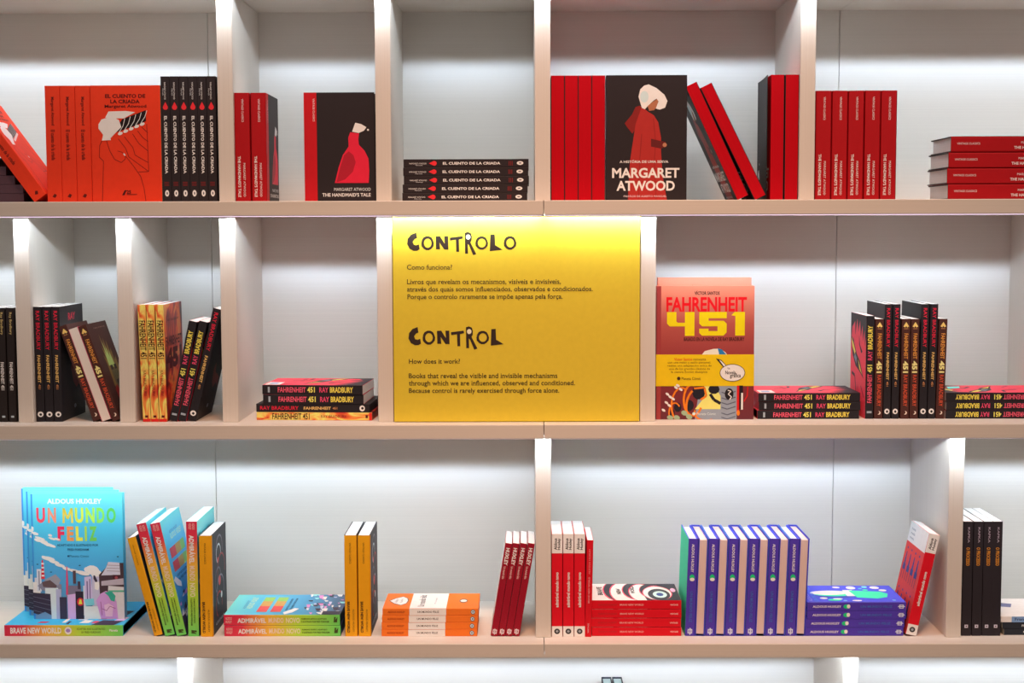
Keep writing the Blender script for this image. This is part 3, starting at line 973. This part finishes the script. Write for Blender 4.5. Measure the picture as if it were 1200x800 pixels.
# orange and cream paperback
OG, CB, OD = (250, 98, 26), (238, 218, 200), (150, 40, 6)
def pen_s(p):
    p.rect(0, .28, 1, .665, CB)
    p.text('d', 'ALDOUS HUXLEY', .36, .055, .64, .235, OD, .02)
    p.text('d', 'UN MUNDO FELIZ', .36, .365, .66, .59, (60, 44, 36), .02)
    p.ell(.5, .945, .36, .024, (90, 80, 74), 14)
    p.ell(.5, .945, .26, .018, (190, 180, 172), 14)
    p.ell(.5, .945, .1, .008, (50, 40, 36), 8)
def pen_f(p):
    p.rect(0, .28, 1, .665, (236, 228, 222))
    p.poly([(.5, .04), (.68, .1), (.8, .18), (.68, .235), (.5, .25), (.32, .235), (.2, .18), (.32, .1)], (70, 62, 56))
    p.poly([(.5, .05), (.66, .105), (.775, .18), (.66, .228), (.5, .24), (.34, .228), (.225, .18), (.34, .105)], (236, 228, 222))
    p.text('r', 'Aldous', .38, .10, .62, .135, (110, 100, 96))
    p.text('r', 'Huxley', .38, .16, .62, .195, (110, 100, 96))
    p.text('r', 'Un mundo feliz', .12, .36, .88, .43, (44, 38, 36), .02)
    p.text('r', 'Prólogo', .3, .53, .7, .555, (120, 112, 108))
    p.ell(.5, .835, .13, .045, (64, 46, 36), 14)
    p.ell(.5, .835, .08, .036, (240, 232, 224), 12)
kind('pen', .0130, .112, .1795, OG, art_s=pen_s, art_f=pen_f, pages=(150, 146, 140))

# thin dark red paperback
def dred_s(p):
    p.text('d', 'HUXLEY', .24, .05, .78, .235, (240, 210, 190), .03)
    p.text('d', 'Un mundo feliz', .3, .25, .62, .385, (220, 160, 140), .02)
    p.rect(.2, .93, .8, .975, (226, 180, 166))
    p.rect(.32, .94, .68, .965, (138, 14, 30))
    p.line([(.4, .945), (.6, .955), (.45, .965)], .05, (226, 180, 166))
kind('dred', .0130, .11, .178, (142, 10, 26), back=(222, 200, 184), art_s=dred_s)

# red paperback with cream head and foot
def ali_s(p):
    p.rect(0, 0, 1, .185, (236, 204, 182))
    p.rect(0, .895, 1, 1, (236, 204, 182))
    K = (36, 28, 28)
    p.text('u', 'Aldous', .22, .04, .5, .152, K, .03)
    p.text('u', 'Huxley', .55, .04, .86, .152, K, .03)
    p.text('u', 'admirável mundo novo', .34, .37, .64, .71, (242, 204, 184), .03)
    p.ell(.5, .945, .27, .027, (52, 44, 40), 14)
    p.ell(.5, .945, .13, .013, (150, 136, 128), 8)
def ali_c(p):
    p.rect(0, 0, 1, .2, (240, 234, 230))
    for i in range(3):
        p.rect(.1 + .0, .05 + i * .04, .22, .06 + i * .04, (70, 74, 96)) if False else p.text('r', 'mundo', .12, .05 + i * .045, .34, .075 + i * .045, (60, 64, 86))
    B_ = (44, 44, 96)
    for j, y in enumerate((.26, .66)):
        for i in range(4):
            x = .1 + i * .22
            p.ell(x + .05, y, .03, .012, B_, 8)
            p.poly([(x + .03, y + .04), (x + .07, y + .04), (x + .09, y + .16), (x + .01, y + .16)], B_)
            p.rect(x - .02, y + .16, x + .12, y + .22, B_)
            p.line([(x, y + .22), (x + .0, y + .31)], .02, (110, 32, 50))
            p.line([(x + .1, y + .22), (x + .1, y + .31)], .02, (110, 32, 50))
kind('ali', .0200, .122, .195, (214, 54, 46), spine=(206, 10, 24), art_s=ali_s, art_f=ali_c, art_b=ali_c)

# red paperback, thin
def thin_s(p):
    p.text('u', 'ALDOUS HUXLEY', .36, .09, .6, .35, (236, 130, 116))
    p.text('u', 'BRAVE NEW WORLD', .36, .38, .6, .65, (240, 150, 136))
    p.text('u', 'VINTAGE', .38, .86, .6, .96, (236, 160, 150))
kind('thinred', .0120, .12, .1835, (198, 8, 20), art_s=thin_s, pages=(236, 226, 224))
# red stack with a swirl on the cover
def swirl_s(p):
    p.text('d', 'ALDOUS HUXLEY', .42, .07, .6, .285, (150, 40, 34))
    p.text('d', 'BRAVE NEW WORLD', .40, .315, .6, .58, (244, 150, 130), .01)
    p.text('d', 'VINTAGE', .40, .875, .58, .965, (244, 160, 140), .02)
def swirl_f(p):
    Wc, Kc, Rc = (234, 222, 218), (52, 46, 48), (222, 60, 76)
    p.rect(0, 0, 1, 1, Kc)
    p.poly([(0, 0), (1, 0), (1, .5), (.85, .62), (.3, .6), (0, .56)], Wc)
    for a, r0 in ((.16, .52), (.34, .42), (.50, .33)):
        p.ell(.55, a + .2, .52 * r0 / .4, r0 * .42, Rc, 22)
        p.ell(.57, a + .2, .50 * r0 / .4, r0 * .39, Kc, 22)
        p.ell(.45, a + .245, .52 * r0 / .4, r0 * .36, Rc, 22)
        p.ell(.44, a + .25, .50 * r0 / .4, r0 * .345, Wc, 22)
    p.poly([(0, .62), (.3, .60), (.2, .8), (0, .98)], Kc)
    p.ell(.42, .76, .42, .17, Rc, 22)
    p.ell(.42, .76, .40, .16, Wc, 22)
    p.ell(.34, .775, .34, .125, Kc, 22)
    p.ell(.34, .785, .2, .08, (196, 220, 236), 16)
    p.ell(.34, .785, .1, .04, (60, 70, 110), 12)
    p.ell(.6, .95, .12, .03, (226, 150, 160), 12)
    p.text('r', 'BRAVE', .3, .08, .8, .14, INK, .04)
    p.text('r', 'NEW', .35, .30, .7, .35, INK, .04)
    p.text('r', 'WORLD', .4, .46, .86, .51, INK, .04)
kind('swirl', .0166, .125, .1675, (200, 6, 20), art_s=swirl_s, art_f=swirl_f)

# violet hardcover with a green capsule
VI = (74, 46, 128)
GRN = (62, 196, 132)
def vio_s(p):
    p.text('d', 'ALDOUS HUXLEY', .36, .055, .64, .345, (222, 190, 206), .02)
    p.ell(.5, .40, .26, .034, (34, 168, 92), 14)
    p.ell(.52, .418, .25, .018, (236, 230, 222), 12)
    p.text('d', 'UN MUNDO FELIZ', .36, .54, .64, .86, (62, 88, 138), .02)
    p.rect(.26, .93, .74, .975, (196, 176, 206))
    p.rect(.36, .94, .64, .965, VI)
    p.line([(.45, .945), (.58, .953), (.45, .962)], .06, (196, 176, 206))
def vio_f(p):
    Wc = (232, 232, 234)
    p.rect(0, 0, .05, 1, (84, 70, 160))
    p.ell(.47, .5, .2, .37, (50, 60, 140), 22, -.18)
    p.ell(.52, .34, .17, .22, GRN, 20, -.1)
    p.ell(.56, .3, .13, .2, Wc, 20, -.1)
    p.rect(.36, .46, .72, .56, Wc)
    p.poly([(.28, .55), (.7, .52), (.62, .84), (.5, .9), (.3, .86), (.22, .75)], GRN)
    for x, y, rx, ry, c in ((.88, .42, .05, .04, Wc), (.85, .57, .09, .05, Wc), (.9, .72, .05, .03, (120, 200, 200)), (.86, .82, .08, .05, Wc), (.7, .88, .06, .04, Wc), (.72, .7, .04, .03, GRN), (.24, .2, .05, .04, Wc), (.14, .3, .06, .07, GRN), (.2, .34, .04, .05, Wc), (.1, .52, .04, .05, Wc), (.1, .4, .03, .02, (120, 160, 220)), (.12, .9, .03, .02, (120, 160, 220)), (.8, .66, .03, .02, (80, 180, 190))):
        p.ell(x, y, rx, ry, c, 12)
    p.text('r', 'ALDOUS HUXLEY', .06, .03, .9, .07, (150, 130, 190))
    p.text('r', 'UN MUNDO FELIZ', .06, .085, .95, .13, (70, 120, 170))
for k_, t_, b_ in (('vio', .0181, GRN), ('vio_flat', .0156, VI)):
    kind(k_, t_, .128, .1845, (76, 72, 168), spine=VI, back=b_, art_s=vio_s, art_f=vio_f, hard=True, board=.0019, pages=(236, 206, 184), curve=.003)
kind('vio_out', .0181, .128, .1845, (60, 54, 140), spine=VI, back=(66, 60, 150), hard=True, board=.0019, pages=(222, 172, 146), art_f=lambda p: p.rect(.9, 0, 1, 1, (52, 40, 110)))

# black paperback, copper letters
def kaf_s(p):
    p.text('d', 'KAFKA', .46, .05, .66, .185, (164, 130, 128), .02)
    p.text('d', 'O PROCESSO', .32, .225, .70, .385, (206, 118, 34), .03)
    p.rect(.3, .902, .66, .93, (200, 170, 164))
    p.rect(.42, .91, .56, .922, (70, 50, 50))
kind('kaf', .0178, .132, .2165, (42, 31, 31), art_s=kaf_s, art_f=lambda p: p.rect(.1, .6, .9, .62, (120, 80, 40)))

def nnw_s(p):
    p.rect(0, .1, 1, .9, (122, 136, 156))
    p.text('d', 'Franz Kafka', .3, .13, .75, .36, (48, 56, 84), .02)
def nnw_b(p):
    p.poly([(.55, .1), (.75, .15), (.7, .25), (.5, .2)], (110, 100, 120))
    p.rect(0, .5, 1, .56, (60, 56, 64))
kind('nnw', .0112, .13, .20, (226, 222, 220), spine=(226, 200, 176), art_s=nnw_s, art_f=nnw_b)
def nnk_s(p):
    p.text('d', 'FRANZ KAFKA', .34, .18, .66, .42, (216, 206, 200), .02)
kind('nnk', .0118, .13, .20, (38, 36, 38), art_s=nnk_s, pages=(210, 180, 150))
kind('tall', .0195, .20, at(718, 793, .26).z - TOP[4], (44, 38, 42), pages=(206, 198, 202), hard=True, board=.0018)

# ------------------------------------------------------------------ upper shelf
G = 'books of the upper shelf'
bx = at(28, 234, .05).x
for i, (xe, kx) in enumerate(((28, 0), (27.5, 0), (18, 0), (8, 0), (-4, 0))):
    xl = at(xe, 234, .06).x - KINDS['brown']['h']
    put('brown', T((xl, .06, TOP[1] + .0002 + i * .0166)) @ T((KINDS['brown']['h'], 0, 0)) @ RY(-math.pi / 2),
        f'dull brown book lying {place_in_pile(i, 5)} in the pile under the tilted orange-red book', 'brown books in a pile under the tilted orange-red book')
stand('crim', 1, 40.2, 'orange-red paperback with a white bonnet on its cover, tilted far over against the brown pile', Y=.045, top=(-3.5, 179),
      group='orange-red paperbacks on the upper shelf')
for i, x in enumerate((55.6, 73.2, 90.9)):
    stand('crim', 1, x, f'{ORD[i]} of three upright orange-red paperbacks, counted from the tilted one', Y=.047, group='orange-red paperbacks on the upper shelf')
face('crim', 1, 108.6, 'orange-red paperback facing out with white bonnets over black on its cover', Y=.045, group='orange-red paperbacks on the upper shelf')
for i, x in enumerate((190.9, 201.6, 212.4, 223.0, 233.6, 244.4)):
    stand('blk', 1, x, f'{ORD[i]} from the left of six upright black paperbacks with red teardrops', Y=.046, group='upright black paperbacks with a red teardrop')
G = 'red books with the woman in a red dress'
stand('hand', 1, 276.2, 'red-spined book standing upright, touching the divider beside the six black spines', Y=.047, group=G)
stand('hand', 1, 295.4, 'red-spined book showing a sliver of black cover with a red dress', Y=.047, group=G)
face('hand', 1, 357.3, 'black book facing out with a woman in a red dress and white bonnet', Y=.046, group=G)
pile('blk_flat', (471.5, 472.0, 473.4, 472.8, 473.2), lambda i: f'black paperback with a red teardrop lying {place_in_pile(i, 5)} in the pile of five', 1, .048,
     'black paperbacks lying in a pile', yaw=[0.4, 0.2, -0.3, 0.1, -0.2])
G = 'black books with red page edges'
for i, x in enumerate((645.9, 661.8, 677.6, 693.4)):
    stand('rededge', 1, x, f'book with red page edges, {ORD[i]} of four beside the facing black cover', Y=.047, group=G, flip=True)
face('rededge', 1, 710.2, 'black book facing out with a red-cloaked woman in a white bonnet', Y=.046, group=G)
stand('rededge_thin', 1, 864.0, 'book with red page edges leaning against the facing black cover', Y=.047, top=(804.2, 103.9), group=G, flip=True)
stand('rededge_thin', 1, 884.6, 'book with red page edges leaning on another leaning one, near the gap', Y=.047, top=(821.4, 104.2), group=G, flip=True)
stand('rededge_bent', 1, 902.0, 'upright book with red page edges and a front cover bent open', Y=.047, group=G, flip=True)
stand('rededge', 1, 919.0, 'upright book with red page edges pressed against the divider', Y=.047, group=G, flip=True)
for i, x in enumerate((955.0, 974.0, 993.0, 1012.2, 1031.2)):
    stand('hand', 1, x, f'{ORD[i]} from the left of five upright red-spined books in a row', Y=.048, group='row of five red-spined books')
pile('hand', (1110.6, 1109.4, 1110.6, 1113.2), lambda i: f'red-spined book lying {place_in_pile(i, 4)} in the pile at the end of the upper shelf', 1, .048,
     'red-spined books in a pile', gap=.0007)

# ------------------------------------------------------------------ middle shelf
G = 'black paperbacks with pale titles'
for i, x in enumerate((-9.6, 0.2, 10.6)):
    stand('nb', 2, x, ('thin black paperback farthest from the divider, hardly in view', 'thin black paperback with a pale title, the farther of two from the divider',
                       'thin black paperback with a pale title, touching the divider')[i], Y=.05, group=G)
G = 'black paperbacks with a red name'
for i, (xb, xt) in enumerate(((43.0, 38.6), (53.4, 49.0), (63.8, 59.4))):
    stand('rb', 2, xb, ('black paperback with a red name on its spine, touching the divider', 'black paperback with a red name, between two like it in the narrow bay',
                        'black paperback with red lettering on spine and visible front cover')[i], Y=.052, top=(xt, 359), group=G)
stand('fl', 2, 109.2, 'brown paperback with orange lettering tilted against the black books', Y=.052, top=(68.2, 382), group='brown paperbacks with orange lettering')
stand('fl_back', 2, 119.6, 'tilted book with its pale page edges outward, between two brown ones', Y=.052, top=(78.6, 382), flip=True)
stand('fl', 2, 132.0, 'tilted brown paperback with a burning face on its visible cover', Y=.052, top=(91.0, 382), group='brown paperbacks with orange lettering')
G = 'fire-coloured paperbacks'
for i, (xb, xt) in enumerate(((167.6, 160.8), (177.2, 171.0), (186.8, 182.0))):
    stand('fire', 2, xb, ('flame-patterned paperback nearest the divider, first of three', 'flame-patterned paperback between two like it', 'flame-patterned paperback with its fiery front cover showing')[i],
          Y=.048, top=(xt, 356.5), group=G)
stand('fr', 2, 207.6, 'black-spined paperback with pink and yellow title leaning beside the flame-patterned books', Y=.052, top=(231.6, 374), group='black-spined paperbacks with pink and yellow titles')
stand('fr', 2, 217.8, 'black-spined paperback with pink and yellow title leaning beside the taller black book', Y=.052, top=(243.6, 375), group='black-spined paperbacks with pink and yellow titles')
stand('rb', 2, 229.2, 'tall black paperback with a red name leaning against the divider', Y=.054, top=(259.2, 364))
z = lie('rb', 0, 0, 'x', 2) if False else TOP[2] + .0002
kb = KINDS['fire']
lie('fire', 300.2, z, 'flame-patterned paperback lying lowest in the pile of four', 2, .066, None, 'front', -3.0)
z += kb['t'] + .0002
lie('rb', 299.8, z, 'black paperback with a red name lying second-lowest in the pile of four', 2, .067, None, 'front', -3.0)
z += KINDS['rb']['t'] + .0002
for i, x in enumerate((308.0, 307.2)):
    lie('fr_s', x, z, ('black-spined paperback with pink and yellow title, second from the top of its pile',
                       'paperback with a pink-red cover and barcode label, topmost of the pile of four')[i], 2, .066, 'black-spined paperbacks with pink and yellow titles', 'back', -3.0 - i * .8)
    z += KINDS['fr_s']['t'] + .0002

# the notice
x0, x1 = at(461.0, 380, .036).x, at(749.6, 380, .036).x
zt, zb_ = TOP[1] - TH - .0022, TOP[2] + .0012
nb = thing('sign', 'yellow notice board with dark writing fixed between two dividers', 'sign', T((x0, .036, zb_)))
SW, SH = x1 - x0, zt - zb_
bm = bevelled(0, SW, 0, .006, 0, SH, .0006)
obj('board', finish('board', bm, [mat('yellow_board', (208, 162, 40), .5, .25)]), nb)
pz = Print((460.9, 255.5, 749.6, 494.8), SW, SH)
DKB = (50, 32, 24)
def handlettering(last_o, ox, oy):
    def c(x, y): return 465 + ox + x / 4.4444, oy + y / 4.4444
    P = lambda pts, col=DKB: pz.poly([c(*q) for q in pts], col)
    def ring(cx, cy, rx, ry, ix, iy, a0=0.0):
        n = 14
        pz.lay += 1
        o = [(cx + rx * math.cos(2 * math.pi * i / n + a0) * (1 + .05 * math.sin(i * 2.3)), cy + ry * math.sin(2 * math.pi * i / n + a0)) for i in range(n)]
        k = [(cx + 1 + ix * math.cos(2 * math.pi * i / n + a0), cy + iy * math.sin(2 * math.pi * i / n + a0)) for i in range(n)]
        for i in range(n):
            j = (i + 1) % n
            q = [pz.uv(*c(*t)) for t in (o[i], o[j], k[j], k[i])]
            pz._add([q[0], q[1], q[2]], DKB)
            pz._add([q[0], q[2], q[3]], DKB)
    P([(105, 38), (109, 66), (96, 72), (86, 86), (92, 101), (104, 104), (118, 99), (122, 124), (108, 132), (90, 132), (70, 122), (57, 98), (60, 70), (78, 48)])
    ring(163, 93, 33, 37, 20, 24)
    P([(207, 125), (206, 58), (228, 57), (252, 96), (250, 57), (270, 57), (271, 127), (250, 126), (225, 90), (228, 125)])
    P([(279, 65), (345, 57), (347, 70), (326, 75), (327, 138), (312, 138), (310, 76), (280, 80)])
    P([(358, 148), (357, 40), (372, 35), (388, 42), (393, 60), (392, 78), (386, 90), (416, 150), (400, 156), (378, 104), (372, 98), (373, 148)])
    pz.ell(*c(374, 62), 12 / 4.44, 13 / 4.44, (238, 224, 150), 14)
    ring(444, 93, 33, 35, 21, 23)
    P([(489, 50), (512, 48), (514, 104), (553, 128), (486, 135)])
    if last_o:
        ring(591, 93, 33, 36, 20, 23)
handlettering(True, 0, 265)
handlettering(False, .7, 375)
for s, a, b_, y, oy in (('Como funciona?', 55, 290, 229, 265), ('Livros que revelam os mecanismos, visíveis e invisíveis,', 55, 855, 304, 265),
                        ('através dos quais somos influenciados, observados e condicionados.', 55, 1020, 342, 265),
                        ('Porque o controlo raramente se impõe apenas pela força.', 55, 864, 381, 265),
                        ('How does it work?', 60, 328, 228, 375), ('Books that reveal the visible and invisible mechanisms', 60, 836, 304, 375),
                        ('through which we are influenced, observed and conditioned.', 60, 928, 342, 375),
                        ('Because control is rarely exercised through force alone.', 60, 846, 381, 375)):
    pz.text('r', s, 465 + a / 4.4444, 0, 465 + b_ / 4.4444, 1, DKB, .007, 3, True, base=oy + y / 4.4444)
obj('lettering', pz.mesh('lettering', lambda u, v, l: (u, -l, v), .6), nb)

# graphic novels in front of the fold, each wearing a yellow band
def banded(o):
    k = KINDS['gn']
    z0, z1 = at(800, 452.5, .066).z - TOP[2], at(800, 415.5, .066).z - TOP[2]
    t, w_ = k['t'], k['w']
    bm = bmesh.new()
    e = .0004
    box(bm, t + e * .5, t + e * 1.5, -e, w_ + e, z0, z1)
    box(bm, -e, t + e * 1.5, -e * 1.6, -e * .6, z0, z1)
    box(bm, -e * 1.5, -e * .5, -e, w_ + e, z0, z1)
    b = obj('paper_band', finish('paper_band', bm, [mat('yellow_paper', (238, 166, 14), .5)]), o)
    p = Print((0, 0, 1, 1), w_, z1 - z0)
    band_p(p)
    me = p.mesh('band_print', lambda u, v, l: (t + .0007 + l, u, z0 + v))
    obj('band_print', me, b)
G = 'large comic albums with a yellow band'
g1 = face('gn', 2, 768.7, 'large brick-red comic album facing out with huge yellow numerals and a yellow band', Y=.068, group=G)
banded(g1)
g2 = face('gn_b', 2, 770.0, 'large comic album standing behind the one with huge yellow numerals', Y=.0905, group=G, z=TOP[2])
G = 'black-spined paperbacks with pink and yellow titles'
pile('fr_v', (887.6, 889.0, 888.4), lambda i: f'black-spined paperback lying {place_in_pile(i, 3)} in the pile beside the large comic album', 2, .072, G, 'back', yaw=[.2, -.2, .3])
stand('fr_w', 2, 1013.6, 'upright black-spined paperback with a machine drawn on its pink-red cover', Y=.072, group=G)
seq = [('fl_w', 1024.4, 1024.0, 372, 'brown paperback beside the pink-red cover, first in the upright group'),
       ('rb_thin', 1034.9, 1035.2, 355, 'tall black paperback with a red name, beside the first brown spine'),
       ('rb_thin', 1044.6, 1045.0, 355, 'tall black paperback with a red name, between a tall black and a brown book'),
       ('fl_w', 1055.2, 1055.8, 372, 'brown paperback, first of the two adjoining brown ones'),
       ('fl_w', 1065.9, 1067.0, 372, 'brown paperback, second of the two adjoining brown ones'),
       ('rb_mid', 1077.0, 1080.3, 355, 'tall black paperback with a red name, beside the two adjoining brown ones'),
       ('rb_mid', 1086.6, 1091.0, 355, 'tall black paperback with a red name, beside the last brown one'),
       ('fl_w', 1096.5, 1101.0, 372, 'brown paperback ending the upright group, beside the upside-down titles')]
for kk, xb, xt, yt, lb in seq:
    p0, p1 = at(xb, 490, .072), at(xt, yt, .072)
    th = math.atan2(p1.x - p0.x, p1.z - TOP[2])
    k = KINDS[kk]
    th = max(0, th)
    put(kk, T((p0.x + k['t'] * math.cos(th), .072, TOP[2] + .0002)) @ RY(th) @ T((-k['t'], 0, 0)), lb,
        'brown paperbacks with orange lettering' if kk == 'fl_w' else 'black paperbacks with a red name')
pile('fr_v', (1107.6, 1108.4, 1107.8), lambda i: f'paperback with an upside-down title lying {place_in_pile(i, 3)} in the pile at the shelf end', 2, .072,
     'paperbacks with upside-down titles', 'front')

# ------------------------------------------------------------------ lower shelf
z = TOP[3] + .0002
lie('bnw', 5.4, z, 'thick blue comic album with a rainbow spine lying flat under three others', 3, .052)
z += KINDS['bnw']['t']
G = 'tall blue comic albums facing out'
face('mundo', 3, 40.4, 'tall blue comic album facing out with a rainbow title above a city', Y=.095, group=G, z=z)
face('mundo', 3, 35.2, 'blue comic album directly behind the one with the rainbow title', Y=.122, group=G, z=z)
face('mundo', 3, 29.8, 'blue comic album at the back of the three standing ones', Y=.150, group=G, z=z)
stand('vin_t', 3, 180.6, 'orange hardcover tilted toward the tall blue comic albums', Y=.05, top=(147.6, 627), group='orange books with black covers')
G = 'rainbow-spined paperbacks'
stand('adm_t', 3, 193.6, 'tilted rainbow-spined paperback between the tilted orange book and its twin', Y=.05, top=(158.6, 611), group=G)
stand('adm_t', 3, 207.2, 'tilted rainbow-spined paperback showing its blue front cover', Y=.05, top=(174.6, 609.7), group=G)
stand('adm', 3, 220.7, 'upright rainbow-spined paperback beside the upright orange book', Y=.05, group=G)
stand('vin', 3, 235.2, 'upright orange book with black cover, beside the upright rainbow spine', Y=.047, group='orange books with black covers')
pile('adm', (263.2, 262.6), lambda i: ('rainbow-spined paperback lying flat beneath its twin', 'rainbow-spined paperback lying on its twin with its blue cover up')[i], 3, .05, G)
stand('vin', 3, 404.5, 'orange book touching the pile of two rainbow spines', Y=.049, group='orange books with black covers')
stand('vin', 3, 420.2, 'orange book with patterned black cover, nearer to the orange-and-cream pile', Y=.049, group='orange books with black covers')
pile('pen', (447.2, 447.4, 448.0, 448.6), lambda i: f'orange-and-cream banded paperback lying {place_in_pile(i, 4)} in its pile of four', 3, .049, 'orange and cream paperbacks')
for i, (xb, xt) in enumerate(((583.0, 600.4), (591.5, 609.0), (600.0, 618.0), (608.5, 627.0))):
    stand('dred', 3, xb, f'{ORD[i]} from the left of four thin dark red paperbacks leaning together', Y=.048, top=(xt, 636.5), group='thin dark red paperbacks leaning')
G = 'red paperbacks with cream ends'
for i, x in enumerate((646.6, 659.8, 673.0)):
    stand('ali', 3, x, ('red paperback with cream head and foot, touching the divider', 'red paperback with cream head and foot, between its two twins',
                        'red paperback with cream head and foot, beside the thin all-red spine')[i], Y=.044, group=G)
stand('thinred', 3, 692.9, 'thin all-red paperback standing beside three red-and-cream spines', Y=.044, top=(695.4, 633))
pile('swirl', (693.6, 693.2, 693.6, 693.4), lambda i: ('red paperback lying lowest in the pile of four red spines', 'red paperback lying second-lowest in the pile of four red spines',
     'red paperback lying second from the top in the pile of four red spines', 'red paperback with a black and white swirl cover, topmost of its pile')[i], 3, .05, 'red paperbacks with a swirl cover', gap=.0005)
G = 'violet hardcovers with a green capsule'
nm = ORD + ['ninth', 'tenth', 'eleventh', 'twelfth']
for i in range(12):
    xb = 813.9 + 11.78 * i
    out = i % 2 == 1
    stand('vio_out' if out else 'vio', 3, xb, (f'violet hardcover turned with its pale page edges outward, {ORD[i // 2]} of six such' if out else
          f'violet hardcover with a green capsule on its spine, {ORD[i // 2]} of the six upright spines'), Y=.05,
          top=(xb + 4.6 + .15 * i / 2, 631), group=G, flip=out)
pile('vio_flat', (942.9, 943.9, 945.4, 945.6), lambda i: ('violet hardcover lying lowest in the pile of four violet books', 'violet hardcover lying second-lowest in the pile of four violet books',
     'violet hardcover lying second from the top in the pile of four violet books', 'violet hardcover with a big green and white capsule cover, topmost of its pile')[i], 3, .05, G, gap=.0004)
stand('ali', 3, 1073.6, 'red and white paperback with blue figures leaning toward the divider', Y=.048, top=(1102.3, 624), group='red paperbacks with cream ends')
for i, x in enumerate((1126.6, 1138.6, 1150.4, 1161.0)):
    stand('kaf', 3, x, f'{ORD[i]} from the left of four upright black books with copper lettering', Y=.05, top=(x + 2.4, 607) if False else None, group='black books with copper lettering')
z = TOP[3] + .0002
lie('nnk', 1176.5, z, 'black book lying lowest in the small pile beside the copper-lettered books', 3, .055)
z += KINDS['nnk']['t'] + .0003
lie('nnk', 1174.5, z, 'black book lying in the middle of the small pile beside the copper-lettered books', 3, .055)
z += KINDS['nnk']['t'] + .0003
lie('nnw', 1172.5, z, 'white paperback lying topmost in the small pile beside the copper-lettered books', 3, .055)

# ------------------------------------------------------------------ bottom shelf
for i, x in enumerate((711.6, 725.0)):
    X = at(x, 795, .06).x
    k = KINDS['tall']
    put('tall', T((X, .06, TOP[4] + .0002)) @ T((k['t'], k['w'], 0)) @ RZ(math.pi), ('first', 'second')[i] + ' from the left of two tall dark books rising from the lowest shelf in view', 'tall dark books on the lowest shelf')
